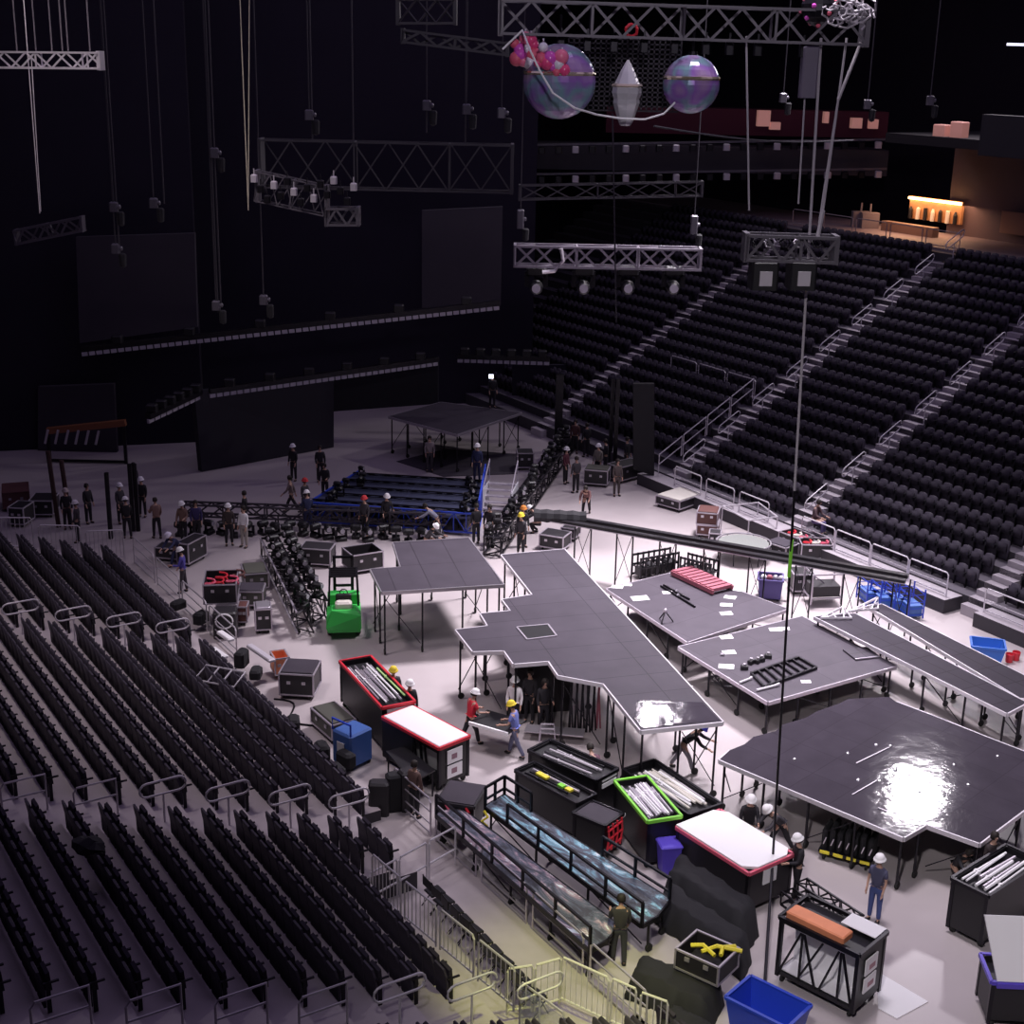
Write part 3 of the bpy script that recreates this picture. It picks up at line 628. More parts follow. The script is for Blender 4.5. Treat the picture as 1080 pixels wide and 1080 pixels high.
cs = case('open dark case with yellow straps inside, on the black covers at bottom', (713, 1000), (758, 1020), .9, .5, .76, castors=False, open_=True)
for i, (x, y, l) in enumerate(((.2, .3, .6), (.5, .25, .9), (.9, .4, .5))):
    m = M(yel_m); m.tube([(0, 0, 0), (l*.4, .12, .05), (l, .0, .0)], .05); tag(m.build('yellow_strap', None, loc(cs, x, y, .5), cs[1]+i*.7), 'yellow strap curled in the open dark case at bottom', 'strap', 'yellow straps in the open case')
# cases ---------------------------------------------------------------------
case('black road case with silver edges, standing beside the small orange open case', (294, 710), (330, 712), 1.15, .9, lid=deck_m)
c = case('small orange open case behind the silver-edged road case at lower left', (290, 695), (305, 693), .7, .75, open_=True, body=orange_m)
c2 = case('slim olive case lying beside the blue trolley', (328, 746), (350, 765), .8, .65, body=caseg_m, lid=caseg_m)
rp = case('wide open case full of red and pink cable', (214, 617), (249, 616), 1.5, .75, .9, open_=True, castors=False)
case('plain dark base case beneath the open red cable case', (228, 638), (249, 638), 1.1, .9)
for i, (x, y) in enumerate(((.2, .3), (.6, .9), (1.0, .5), (1.2, 1.1), (.5, .4))):
    m = M((pinkred_m, red_m, pinkred_m, caser_m, red_m)[i]); m.tube([(.22*math.cos(t*.7), .18*math.sin(t*.7), .02+t*.02) for t in range(13)], .04)
    tag(m.build('cable_coil', None, loc(rp, x, y, .56)), 'red or pink cable coil in the wide open case', 'cable', 'red cable coils in the open case')
case('olive topped flat case behind the open red cable case', (258, 606), (283, 604), 1.2, .75, body=caseg_m, lid=caseg_m)
case('olive fronted case right of the open red cable case', (250, 624), (277, 624), .9, .7, body=caseg_m, lid=deck_m)
case('upright silver-edged black case standing on the open floor', (269, 643), (286, 642), .75, .95, lid=silver_m)
case('small red-sided case beside the upright silver-edged case', (250, 640), (260, 640), .6, .75, body=caser_m)
case('black trunk with red cross straps near the far truss row', (316, 578), (348, 580), .9, .8)
case('open black trunk behind the forklift, right of the red-strapped one', (372, 586), (404, 581), 1.1, .85, open_=True)
case('long low trunk near the fence corner among workers, left', (163, 577), (187, 579), .7, .6)
case('tall trunk with rust sides beside the low trunk near the fence corner', (198, 574), (217, 564), .55, 1.0)
case('silver-framed case in the group by the far right, left one', (616, 495), (641, 497), .9, .85, body=case_m, lid=caseg_m)
case('silver-framed case in the group by the far right, right one', (655, 493), (679, 487), .9, .85, body=case_m)
case('wide low case with rust and cream items, far right on bright floor', (692, 522), (717, 529), 1.8, .55, body=case_m, lid=cream_m)
case('lower case of the rust-red stacked pair at the right', (735, 553), (757, 555), 1.0, .6, body=caser_m)
case('upper case of the rust-red stacked pair at the right', (735, 540), (757, 542), 1.0, .55, .62, body=caser_m, lid=caser_m, castors=False)
case('small black box beside the rust-red stacked pair', (748, 562), (760, 563), .6, .7, body=case_m)
case('silver-framed case with red mark, below the right stand walkway', (807, 571), (829, 578), .9, .7, body=case_m, lid=deck_m)
for i, (a, b, t) in enumerate((((846, 574), (879, 575), 'near the thin cable'), ((822, 560), (842, 568), 'farther left against the walkway'))):
    r = case('silver-framed open case with red and cream cables, %s' % t, a, b, .9, .75, open_=True)
    for j in range(3):
        m = M((red_m, cream_m, pinkred_m)[j]); m.tube([(.17*math.cos(t_*.8), .15*math.sin(t_*.8), .02+t_*.015) for t_ in range(10)], .04)
        tag(m.build('cable_coil', None, loc(r, .3+.35*j, .45, .6)), 'cable coil in the red and cream cable cases below the right stand', 'cable', 'cable coils in the right-hand cases')
case('black box right of the purple trolley, beyond the thin cable', (838, 606), (860, 606), .9, .85)
case('black crate leaning by the boom start, near the yellow-helmet worker', (569, 563), (594, 567), .9, .7)
case('dark crate behind the leaning crate, near the boom start', (592, 556), (606, 558), .8, .6)
case('small dark case on wheels far back near the white stair', (546, 478), (563, 478), .9, .9)
# fabric trolley
tp = tub('purple cloth-sided trolley heaped with items, below the black boom', (800, 612), (826, 614), .9, .85, mat('trolley_purple', (.09, .07, .22), .8), nm='cloth_trolley', flare=.05)
for i in range(5):
    m = M((white_m, dpink_m, silver_m, galv_m, white_m)[i]); m.ball((0, 0, 0), .12, n=10); tag(m.build('bundle', None, loc(tp, .2+.22*i, .4, .85)), 'rounded pale bundle heaped in the purple trolley', 'bundle', 'bundles in the purple trolley')
# open frame table
p = P(868, 640); root = thing('frame_trolley', 'silver open-frame trolley with sloping top, right of the black box', 'trolley', p, .15)
m = M(alu_m)
for x in (-.5, .7):
    for y in (0, .9): m.bar((x, y, .1), (x, y, 1.3), .06)
for z in (.35, 1.3): m.tube([(-.5, 0, z), (.7, 0, z), (.7, .9, z), (-.5, .9, z)], .035, None, 6, True)
m.bar((-.5, 0, 1.3), (.7, .9, .35), .04); m.build('frame', root)
m = M(case_m); m.bx(-.45, .05, .38, .65, .85, .8); m.build('crate', root)
# net trampoline-like tub
p = P(783, 590); root = thing('net_frame', 'round grey trampoline-like net frame with white lacing, right side', 'net', p)
m = M(mat('net_grey', (.20, .21, .2), .8, noise=.3, nscale=20)); m.lathe([(.01, .68), (.8, .62), (1.05, .75)], 20); m.build('net_bed', root)
m = M(silver_m); m.tube([(1.12*math.cos(2*PI*k/24), 1.12*math.sin(2*PI*k/24), .78) for k in range(24)], .035, None, 6, True)
for k in range(24): t = 2*PI*k/24; m.bar((1.1*math.cos(t), 1.1*math.sin(t), .78), (1.05*math.cos(t+.1), 1.05*math.sin(t+.1), .6), .02)
m.build('lacing_ring', root)
for k in range(6): t = 2*PI*k/6; m = M(mblack); m.bar((1.0*math.cos(t), 1.0*math.sin(t), 0), (1.08*math.cos(t), 1.08*math.sin(t), .76), .04); m.build('leg', root)
pA = P(765, 545, 1.2); pts = [(762, 534), (800, 530), (820, 545), (790, 549)]
W = [P(x, y, 1.1) for x, y in pts]; root = thing('tube_frame', 'white bent tube frame standing behind the round net, before the walkway', 'frame', (W[0].x, W[0].y, 0))
m = M(brail_m); m.tube([w-Vector((W[0].x, W[0].y, 0)) for w in W], .035, None, 6, True); m.build('top_tube', root)
for w in W: m = M(brail_m); q = w-Vector((W[0].x, W[0].y, 0)); m.tube([(q.x, q.y, 0), q], .03); m.build('leg', root)
# white folded frames at the head of the narrow runways
for i, (pts, lb) in enumerate(((((866, 652), (898, 652), (889, 640)), 'left'), (((896, 645), (926, 642), (926, 630)), 'right'))):
    W = [P(x, y, 1.56) for x, y in pts]; m = M(brail_m); c = W[0].copy()
    m.tube([w-c for w in W], .045, None, 6, True)
    for t in (.25, .5, .75): m.bar((W[0]+(W[1]-W[0])*t)-c, (W[0]+(W[2]-W[0])*t)-c if t < .7 else (W[2]-c), .04)
    m.bar(W[0]-c, (W[1]+W[2])/2-c, .04)
    tag(m.build('triangle_frame', None, c), 'white triangular truss frame lying on the runway heads, %s one' % lb, 'frame')
# blue cages
for i, (x, y) in enumerate(((921, 640), (935, 645), (950, 648), (965, 654))):
    p = P(x, y); root = thing('blue_cage', 'blue wire cage cart beyond the narrow runways, %s' % ('leftmost', 'second', 'third', 'rightmost')[i], 'cage', p, TH-PI/2+1.2)
    m = M(blueframe_m); W_, D_, h = .6, .9, 1.0
    for a in (-W_/2, W_/2):
        for b in (0, D_): m.bar((a, b, .05), (a, b, h+.2*(i % 2)), .045)
    for z in (.2, .45, .7, h):
        m.tube([(-W_/2, 0, z), (W_/2, 0, z), (W_/2, D_, z), (-W_/2, D_, z)], .018, None, 5, True)
    m.build('cage_frame', root)
    m = M(lblue_m); m.bx(-W_/2+.03, .04, .12, W_/2-.03, D_-.04, .55); m.build('basket', root)
p = P(372, 805); root = thing('blue_trolley', 'tall blue plastic trolley beside the slim olive case', 'trolley', p, -.7)
m = M(lblue_m); m.cbx(-.4, -.45, .15, .4, .45, 1.15, .06); m.build('body', root)
m = M(blueframe_m); m.tube([(-.38, -.42, 1.15), (-.38, -.42, 1.5), (.38, -.42, 1.5), (.38, -.42, 1.15)], .035); m.build('handle', root)
m = M(paper_m); m.bx(-.15, -.475, .55, .15, -.46, .85); m.build('label_sheet', root)
for x in (-.3, .3):
    for y in (-.35, .35): m = M(rubber_m); m.lathe([(.02, -.03), (.08, -.03), (.08, .03), (.02, .03)], 10, None, (x, y, .08), 'x'); m.build('wheel', root)
# ringed cable bin
p = P(238, 672); root = thing('dark_bin', 'tall dark bin with a white ring coil hung on its side', 'bin', p, .1)
m = M(case_m); m.cbx(-.4, -.2, 0, .4, .5, 1.0, .05); m.build('body', root)
m = M(white_m); m.tube([(.3*math.cos(2*PI*k/20), -.24, .7+.27*math.sin(2*PI*k/20)) for k in range(20)], .03, None, 6, True); m.build('ring_coil', root)
m = M(mblack); m.tube([(0, .04*math.sin(k), .0) if False else (k*.22, .35*math.sin(k*.6), .03) for k in range(16)], .03)
tag(m.build('floor_cable', None, P(289, 738), -.9), 'black cable snaking on the floor near the lower left seats', 'cable')
# ------------------------------------------------------------------ forklift
p = P(363, 668); root = thing('forklift', 'green forklift with black overhead guard seen from behind', 'forklift', p, .12)
m = M(green_m)
prof = [(-.55, .28), (.55, .28), (.62, .5), (.6, .95), (.42, 1.12), (-.42, 1.12), (-.6, .95), (-.62, .5)]
m.add([(x, -.55 - (.18 if .4 < z < 1.0 else .05), z) for x, z in prof]+[(x, .0, z) for x, z in prof], [tuple(range(8)), tuple(range(15, 7, -1))]+[(k, 8+k, 8+(k+1) % 8, (k+1) % 8) for k in range(8)])
m.cbx(-.6, 0, .25, .6, 1.3, .75, .06); m.cbx(-.58, .95, .75, .58, 1.35, 1.15, .05); m.build('chassis', root)
m = M(cream_m); m.cbx(-.3, -.45, 1.12, .3, -.1, 1.36, .07); m.build('rear_tank', root)
m = M(black_m); m.cbx(-.28, .1, .75, .28, .6, .95, .04); m.cbx(-.28, .02, .95, .28, .14, 1.5, .04); m.build('driver_seat', root)
m = M(mblack)
for x in (-.52, .52):
    m.bar((x, -.1, 1.1), (x*.92, .05, 2.15), .07); m.bar((x, 1.2, 1.1), (x*.92, .9, 2.15), .07); m.bar((x*.92, .02, 2.15), (x*.92, .95, 2.15), .07)
for k in range(6): m.bar((-.48, .05+k*.17, 2.15), (.48, .05+k*.17, 2.15), .05)
m.build('overhead_guard', root)
m = M(mblack)
for x in (-.32, .32): m.bar((x, 1.42, .15), (x, 1.42, 2.45), .11)
for z in (.4, 1.3, 2.4): m.bar((-.32, 1.42, z), (.32, 1.42, z), .08)
m.build('mast', root)
for x in (-.25, .25): m = M(mblack); m.bx(x-.06, 1.45, .06, x+.06, 2.4, .11); m.build('fork', root)
m = M(black_m); m.tube([(.14*math.cos(k*PI/5), .72+.06*math.sin(k*PI/5), 1.28+.12*math.sin(k*PI/5)) for k in range(10)], .02, None, 5, True); m.bar((0, .9, 1.0), (0, .72, 1.28), .04); m.build('steering_wheel', root)
for x, y, r in ((-.5, -.05, .24), (.5, -.05, .24), (-.52, 1.1, .3), (.52, 1.1, .3)):
    m = M(rubber_m); m.lathe([(.05, -.09), (r-.03, -.09), (r, -.05), (r, .05), (r-.03, .09), (.05, .09)], 16, None, (x, y, r), 'x'); m.build('wheel', root)
# ------------------------------------------------------------------ truss builder
def truss(m, p, q, w=.3, h=.3, r=.03, step=None, up=Vector((0, 0, 1)), tri=False):
    p = Vector(p); q = Vector(q); d = (q-p); L = d.length; d.normalize(); s = d.cross(up).normalized(); u = s.cross(d).normalized()
    cs_ = [s*w/2+u*h/2, -s*w/2+u*h/2, -s*w/2-u*h/2, s*w/2-u*h/2] if not tri else [s*w/2+u*h/2, -s*w/2+u*h/2, -u*h/2]
    for c in cs_: m.bar(p+c, q+c, r*2)
    n = max(1, round(L/(step or max(w, h)))); N = len(cs_)
    for i in range(n):
        a = p+d*L*i/n; b = p+d*L*(i+1)/n
        for k in range(N):
            c0, c1 = cs_[k], cs_[(k+1) % N]
            if i % 2: c0, c1 = c1, c0
            m.bar(a+c0, b+c1, r*1.2, None, None, 3)
            if i % 3 == 0: m.bar(a+c0, a+c1, r*1.2, None, None, 3)
def moving_light(p, label, hang=True, s=1.0, group='moving head lights', rz=0):
    root = thing('moving_light', label, 'stage light', p, rz, group); k = -1 if hang else 1
    m = M(black_m); m.cbx(-.2*s, -.15*s, (-.15 if hang else 0)*s, .2*s, .15*s, (0 if hang else .15)*s, .03*s); m.build('base', root)
    m = M(mblack)
    for x in (-.19, .19): m.bar((x*s, 0, .1*k*s), (x*s, 0, .42*k*s), .05*s, .1*s)
    m.bar((-.19*s, 0, .16*k*s), (.19*s, 0, .16*k*s), .05*s, .08*s)
    m.build('yoke', root)
    m = M(black_m, ledw_m); m.lathe([(.08*s, -.2*s), (.13*s, -.15*s), (.14*s, .1*s), (.11*s, .2*s)], 12, 0, (0, 0, .42*k*s), 'y'); m.lathe([(.09*s, -.215*s), (.09*s, -.2*s)], 12, 1, (0, 0, .42*k*s), 'y'); m.build('head', root)
    return root
ml0 = None
def mlight(p, label, group, s=1.0, rz=0, hang=False):
    return moving_light(p, label, hang, s, group, rz)
# two parallel pre-rigged truss carts
for i, (a, b) in enumerate((((283, 590), (323, 672)), ((300, 586), (338, 660)))):
    p, q = P(*a), P(*b); ang, L = frm(p, q); root = thing('truss_dolly', 'tall black truss dolly full of lights left of the forklift, %s' % ('outer one with silver rails', 'inner one nearer the forklift')[i], 'truss', p, ang)
    m = M(mblack); truss(m, (0, 0, .55), (L, 0, .55), .55, .8, .025, .6); m.build('truss_frame', root)
    m = M(alu_m if i == 0 else mblack); m.bar((0, -.32, .98), (L, -.32, .98), .06); m.bar((0, -.32, .2), (L, -.32, .2), .06); m.build('side_rail', root)
    for k in range(4): m = M(rubber_m); m.lathe([(.02, -.03), (.08, -.03), (.08, .03), (.02, .03)], 8, None, (L*(.05+.3*k), .2*(-1)**k, .08), 'x'); m.build('castor', root)
    for k in range(9):
        pp = root.location+Vector((*rot2(L*(k+.5)/9, 0, ang), .98)); mlight(pp, 'black moving light sitting on the %s truss dolly left of the forklift' % ('outer', 'inner')[i], 'moving lights on the truss dollies', 1.0, ang+.3*k)
# light row lying behind, between left case group and blue stage
p, q = P(192, 556), P(470, 566); ang, L = frm(p, q)
root = thing('floor_truss', 'long black truss lying across the floor in front of the blue stage', 'truss', p+Vector((0, 0, 0)), ang)
m = M(mat('truss_grey', (.08, .07, .09), .5, metal=.4)); truss(m, (0, .3, .75), (L, .3, .75), .5, .5, .035, .6); m.build('truss_frame', root)
for k in range(7): m = M(mblack); m.bar((L*(k+.5)/7, .05, 0), (L*(k+.5)/7, .05, .5), .06); m.bar((L*(k+.5)/7, .55, 0), (L*(k+.5)/7, .55, .5), .06); m.build('support', root)
for k in range(20):
    pp = p+Vector((*rot2(L*(k+.4)/20, random.uniform(-1.1, -.4), ang), 0)); pp.z = 0
    mlight(pp, 'black moving head light standing on the floor before the long truss', 'moving lights on the floor before the long truss', 1.15, random.uniform(0, 6))
# diagonal cluttered truss right of blue stage
p, q = P(519, 588), P(602, 470); ang, L = frm(p, q)
root = thing('diagonal_truss', 'long black cluttered truss running diagonally toward the back, right of the white stair', 'truss', p, ang)
m = M(mblack); truss(m, (0, 0, .5), (L, 0, .5), .7, .8, .035, .7); m.build('truss_frame', root)
for k in range(8): m = M(rubber_m); m.lathe([(.02, -.03), (.09, -.03), (.09, .03), (.02, .03)], 8, None, (L*(k+.5)/8, .25*(-1)**k, .09), 'x'); m.build('castor', root)
for k in range(26):
    pp = p+Vector((*rot2(L*(k+.4)/26, random.uniform(-.25, .25), ang), 0)); pp.z = .92
    mlight(pp, 'black light clamped on the long diagonal truss', 'lights on the diagonal truss', .9, random.uniform(0, 6))
# ------------------------------------------------------------------ blue framed stage
bp = [P(x, y, .9) for x, y in ((322, 532), (505, 545), (512, 505), (378, 497))]
ang, L = frm(bp[0], bp[1]); root = thing('blue_stage', 'low stage of dark slatted decks with bright blue truss frame', 'stage platform', (bp[0].x, bp[0].y, 0), ang)
lb = [rot2(p.x-bp[0].x, p.y-bp[0].y, -ang) for p in bp]
m = M(seam_mat('slat_top', (.04, .045, .09), .5, 4, .45, 2.2)); m.prism(lb, .75, .85); m.build('deck_panel', root)
def bfence(m, a, b, z0, z1, n, r=.05):
    a = Vector((*a, 0)); b = Vector((*b, 0)); Z = lambda p, z: Vector((p.x, p.y, z))
    m.bar(Z(a, z0), Z(b, z0), r*1.6); m.bar(Z(a, z1), Z(b, z1), r*1.6)
    for i in range(n+1):
        c = a+(b-a)*i/n; m.bar(Z(c, z0), Z(c, z1), r)
        if i < n: e = a+(b-a)*(i+1)/n; (m.bar(Z(c, z0), Z(e, z1), r) if i % 2 else m.bar(Z(c, z1), Z(e, z0), r))
for i, (a, b, n, z1) in enumerate(((lb[0], lb[1], 14, 1.0), (lb[1], lb[2], 8, 1.6), (lb[3], lb[0], 6, .9))):
    m = M(blueframe_m); bfence(m, a, b, .15, z1, n, .045); m.build('side_truss', root)
for k in range(5):
    t = (k+.5)/5; a = [lb[0][j]+(lb[3][j]-lb[0][j])*t for j in (0, 1)]; b = [lb[1][j]+(lb[2][j]-lb[1][j])*t for j in (0, 1)]
    m = M(mblack); truss(m, (*a, .95), (*b, .95), .10, .08, .014, .6, tri=True); m.build('top_batten', root)
for i in range(4):
    for j in range(3):
        s, t = (i+.5)/4, (j+.5)/3; x = (lb[0][0]*(1-s)+lb[1][0]*s)*(1-t)+(lb[3][0]*(1-s)+lb[2][0]*s)*t; y = (lb[0][1]*(1-s)+lb[1][1]*s)*(1-t)+(lb[3][1]*(1-s)+lb[2][1]*s)*t
        m = M(mblack); m.bar((x, y, 0), (x, y, .75), .07); m.build('leg', root)
for k in range(16):
    s = 0.03+.08*random.random(); t = (k+.5)/16; e = k % 2
    a = bp[0].lerp(bp[3], t) if e else bp[1].lerp(bp[2], t); c = (bp[1] if e else bp[0]); pp = a.lerp(c, s*1.2); pp.z = 1.0 if False else .85
    mlight(pp, 'small black light lying on the blue framed stage edge', 'lights on the blue framed stage', .8, random.uniform(0, 6))
# white stair between blue stage and diagonal truss
p = P(508, 546); root = thing('white_stair', 'pale metal stair unit with white panels and handrails right of the blue stage', 'stair', p, -.15)
m = M(alu_m)
for k in range(6): m.bx(.0, k*.32, .1+k*.2, 1.3, k*.32+.3, .14+k*.2)
m.build('treads', root)
m = M(mat('hazy_panel', (.55, .55, .6), .4)); m.bx(-.04, 0, .05, 0, 2.0, 1.2); m.bx(1.3, 0, .05, 1.34, 2.0, 1.2); m.build('side_panel', root)
for x in (0, 1.3): m = M(alu_m); m.tube([(x, .1, .3), (x, .1, 1.2), (x, 1.9, 2.2), (x, 1.9, 1.2)], .03); m.build('handrail', root)
# long black boom -------------------------------------------------------
p, q = P(578, 546, 2.3), P(955, 612, 2.3); ang, L = frm(p, q); root = thing('boom_beam', 'long black double beam carried on thin legs, crossing the right of the floor', 'beam', (p.x, p.y, 0), ang)
m = M(mat('beam_black', (.018, .016, .02), .3)); m.bar((0, 0, 2.25), (L, 0, 2.25), .26, .14); m.bar((0, .45, 2.3), (L, .45, 2.3), .26, .14); m.build('beam', root)
m = M(alu_m); m.bar((0, -.14, 2.2), (L, -.14, 2.2), .03); m.build('trim_strip', root)
for i in range(8):
    x = 1.2+(L-1.6)*i/7; m = M(mblack)
    m.bar((x, 0, 0), (x, 0, 2.2), .05); m.bar((x+.5, .45, 0), (x+.5, .45, 2.2), .05); m.bar((x, 0, .1), (x+.5, .45, 2.1), .02); m.bar((x+.5, .45, .1), (x, 0, 2.1), .02); m.build('leg_frame', root)
p, q = P(563, 547, 2.2), P(618, 550, 2.2); m = M(soft_m); d = q-p
vs = []; n = 8
for i in range(n+1):
    for k in range(8): t = 2*PI*k/8; rr = .28*(1-.15*(i % 2)); vs.append(tuple(d*i/n+Vector((0, math.cos(t)*rr*1.4, math.sin(t)*rr+.2))))
m.add(vs, [(i*8+k, i*8+(k+1) % 8, (i+1)*8+(k+1) % 8, (i+1)*8+k) for i in range(n) for k in range(8)]+[tuple(range(8)), tuple(n*8+k for k in range(7, -1, -1))])
tag(m.build('cloth_roll', None, Vector((p.x, p.y, 2.15))), 'black cloth roll draped over the start of the long boom', 'cloth')
# ------------------------------------------------------------------ props on decks
def on(x, y, z): return P(x, y, z)
z = 1.2
for i, (x, y, s, lb) in enumerate(((651, 619, .35, 'at left corner of the low deck with the pink ramp'), (675, 631, .5, 'crumpled, in the left half of the pink-ramp deck'), (662, 617, .25, 'at back-left edge of the pink-ramp deck'), (704, 625, .3, 'beside the thin pipes'), (779, 622, .35, 'nearest the right corner past the pink ramp'), (770, 630, .35, 'second of four in a row below the pink ramp'), (766, 638, .35, 'third of four in a row below the pink ramp'), (766, 647, .35, 'lowest of four in a row below the pink ramp'), (766, 672, .35, 'top sheet in the left part of the ladder-frame deck'), (769, 688, .35, 'middle sheet left of the black ladder frame'), (766, 703, .4, 'lowest sheet left of the black ladder frame'), (818, 664, .35, 'left of two near the cable at the back of the deck'), (827, 663, .3, 'right of two near the cable at the back of the deck'), (850, 719, .25, 'below the black ladder frame'))):
    s *= .62; p = on(x, y, z+.004); m = M(paper_m); a = random.uniform(-.4, .4); 
    m.add([(-s, -s*.7, 0), (s, -s*.7, .01), (s, s*.7, .02), (-s, s*.7, 0), (0, 0, .035)], [(0, 1, 4), (1, 2, 4), (2, 3, 4), (3, 0, 4), (3, 2, 1, 0)]); tag(m.build('paper_sheet', None, p, a), 'white paper sheet ' + lb, 'paper')
a, b = on(717, 620, z), on(763, 627, z)
c = [on(708, 607, z), on(752, 628, z), on(769, 623, z), on(724, 602, z)]; ang, L = frm(c[0], c[1]); wd = .95
root = thing('slatted_ramp', 'dusty pink slatted ramp lying on the low grey deck', 'ramp', c[0], ang)
m = M(dpink_m); m.bar((0, 0, .12), (L, 0, .12), .08, .16); m.bar((0, wd, .12), (L, wd, .12), .08, .16); m.build('side_beam', root)
for i in range(9): m = M(dpink_m); x = L*(i+.5)/9; m.bx(x-.10, 0, .12, x+.09, wd, .24); m.build('slat', root)
for i, (a, b) in enumerate((((697, 618), (733, 640)), ((700, 617), (727, 632)))):
    p, q = on(*a, z+.04), on(*b, z+.04); m = M(mblack); m.tube([(0, 0, 0), q-p], .04); m.tube([(q-p)*.5, (q-p)*.5+Vector((.05, .05, .06))], .06, silver_m); tag(m.build('thin_pipe', None, p), 'thin black pipe lying on the pink-ramp deck, %s' % ('longer one', 'shorter one')[i], 'pipe')
p = on(701, 656, z); root = thing('tripod_clamp', 'small dark clamp stand on the pink-ramp deck near its front corner', 'clamp', p)
m = M(mblack)
for k in range(3): t = k*2.1; m.bar((.3*math.cos(t), .3*math.sin(t), .02), (0, 0, .4), .035)
m.build('stand_legs', root); m = M(alu_m); m.ball((0, 0, .42), .08, n=8); m.build('head', root)
c = [on(792, 712, z), on(806, 726, z), on(861, 706, z), on(842, 695, z)]; o = c[0].copy()
root = thing('ladder_frame', 'black ladder-like steel frame lying on the low grey deck', 'frame', o)
m = M(mblack); up = Vector((0, 0, .06))
m.bar(c[0]-o+up, c[3]-o+up, .08); m.bar(c[1]-o+up, c[2]-o+up, .08); m.build('side_rail', root)
for i in range(8): t = i/7; m = M(mblack); m.bar(c[0].lerp(c[3], t)-o+up, c[1].lerp(c[2], t)-o+up, .07); m.build('rung', root)
for i, (x, y) in enumerate(((785, 706), (799, 699), (803, 697), (810, 694), (792, 700))):
    m = M(black_m, silver_m); m.cbx(-.12, -.08, 0, .12, .08, .14, .02, 0); m.lathe([(.05, .14), (.05, .2)], 8, 1); tag(m.build('clamp_block', None, on(x, y, z), i), 'small black clamp block behind the black ladder frame', 'clamp', 'clamp blocks behind the ladder frame')
for i, (a, b) in enumerate((((780, 720), (793, 715)), ((798, 728), (822, 722)), ((760, 690), (764, 690)))):
    p, q = on(*a, z+.05), on(*b, z+.05); m = M(brail_m); m.tube([(0, 0, 0), (q-p)*.8, (q-p)+Vector((0, 0, .03))], .04); tag(m.build('white_hook', None, p), 'white hooked tube near the front edge of the ladder-frame deck, %s' % ('left one', 'right one', 'tiny one farthest left')[i], 'tube')
p = on(908, 690, z); m = M(deck_m, alu_m); m.bx(-.45, -.4, 0, .45, .4, .06, 0); m.bar((-.45, -.42, .05), (.45, -.42, .05), .04, None, 1); tag(m.build('hatch_board', None, p, .3), 'square dark hatch board on the ladder-frame deck near its right corner', 'board')
# crates of black frames behind the pink ramp
for i, (a, b, lb) in enumerate((((676, 590), (716, 583), 'left lattice beside the boom leg'), ((718, 588), (750, 596), 'right darker one behind the pink ramp'))):
    p, q = P(*a, .9), P(*b, .9); ang, L = frm(p, q); root = thing('lattice_crate', 'black lattice crate of frames on the bright floor, ' + lb, 'crate', (p.x, p.y, 0), ang); m = M(mblack)
    for zz in (.1, .5, .9): m.bar((0, 0, zz), (L, 0, zz), .07); m.bar((0, .6, zz), (L, .6, zz), .07)
    for k in range(8): x = L*k/7; m.bar((x, 0, .05), (x, 0, .95), .06); m.bar((x, .6, .05), (x, .6, .95), .06); m.bar((x, 0, .5), (x, .6, .5), .05)
    m.build('lattice', root)
    for k in range(4): m = M(case_m); m.cbx(L*(k+.1)/4, .1, .12, L*(k+.8)/4, .5, .45+.1*(k % 2), .03); m.build('inset_box', root)
# speckles of hardware on glossy deck
for i, (x, y) in enumerate(((838, 801), (905, 823), (894, 795), (939, 787), (1021, 828), (1052, 798), (1006, 807), (937, 827), (944, 812), (970, 835), (924, 786))):
    m = M(silver_m); m.lathe([(.05, 0), (.05, .03), (.02, .05)], 8); tag(m.build('floor_stud', None, on(x, y, 1.6)), 'tiny bright metal stud on the glossy black deck', 'stud', 'studs on the glossy deck')
for i, (a, b) in enumerate((((903, 805), (938, 788)), ((899, 838), (925, 823)), ((926, 852), (936, 856)))):
    p, q = on(*a, 1.62), on(*b, 1.62); m = M(alu_m); m.bar((0, 0, 0), q-p, .03, .02); tag(m.build('flat_bar', None, p), 'thin metal strip lying on the glossy deck, %s' % ('farthest', 'middle', 'nearest the front corner')[i], 'strip')
# dolly of black gear below the glossy deck
p, q = P(862, 906), P(918, 921); ang, L = frm(p, q); root = thing('gear_dolly', 'yellow-edged wheeled dolly of upright black gear beneath the glossy deck', 'dolly', p, ang)
m = M(mblack); m.bx(0, 0, .22, L, .9, .3); m.build('base_frame', root)
for k in range(4): m = M(yel_m); m.bx(L*k/4+.05, -.03, .22, L*k/4+.3, 0, .3); m.build('yellow_mark', root)
for k in range(4): m = M(rubber_m); m.lathe([(.03, -.03), (.11, -.03), (.11, .03), (.03, .03)], 10, None, (L*(.1+.8*(k % 2)), .1+.7*(k//2), .11), 'x'); m.build('castor', root)
for k in range(7): m = M(soft_m, silver_m); m.cbx(L*k/7+.03, .1, .3, L*(k+1)/7-.03, .8, .85+.08*(k % 2), .05, 0); m.bar((L*(k+.5)/7, .08, .45), (L*(k+.5)/7+.06, .08, .65), .03, None, 1); m.build('gear_case', root)
# coiled wire truss near bottom right worker
for i, (a, b) in enumerate((((845, 935), (905, 975)), ((830, 945), (880, 985)))):
    p, q = P(*a, .5), P(*b, .5); m = M(mblack); truss(m, (0, 0, 0), q-p, .35, .35, .022, .35); tag(m.build('wire_truss', None, p), 'black lattice truss piece lying behind the white-lined cart, %s' % ('farther', 'nearer')[i], 'truss')
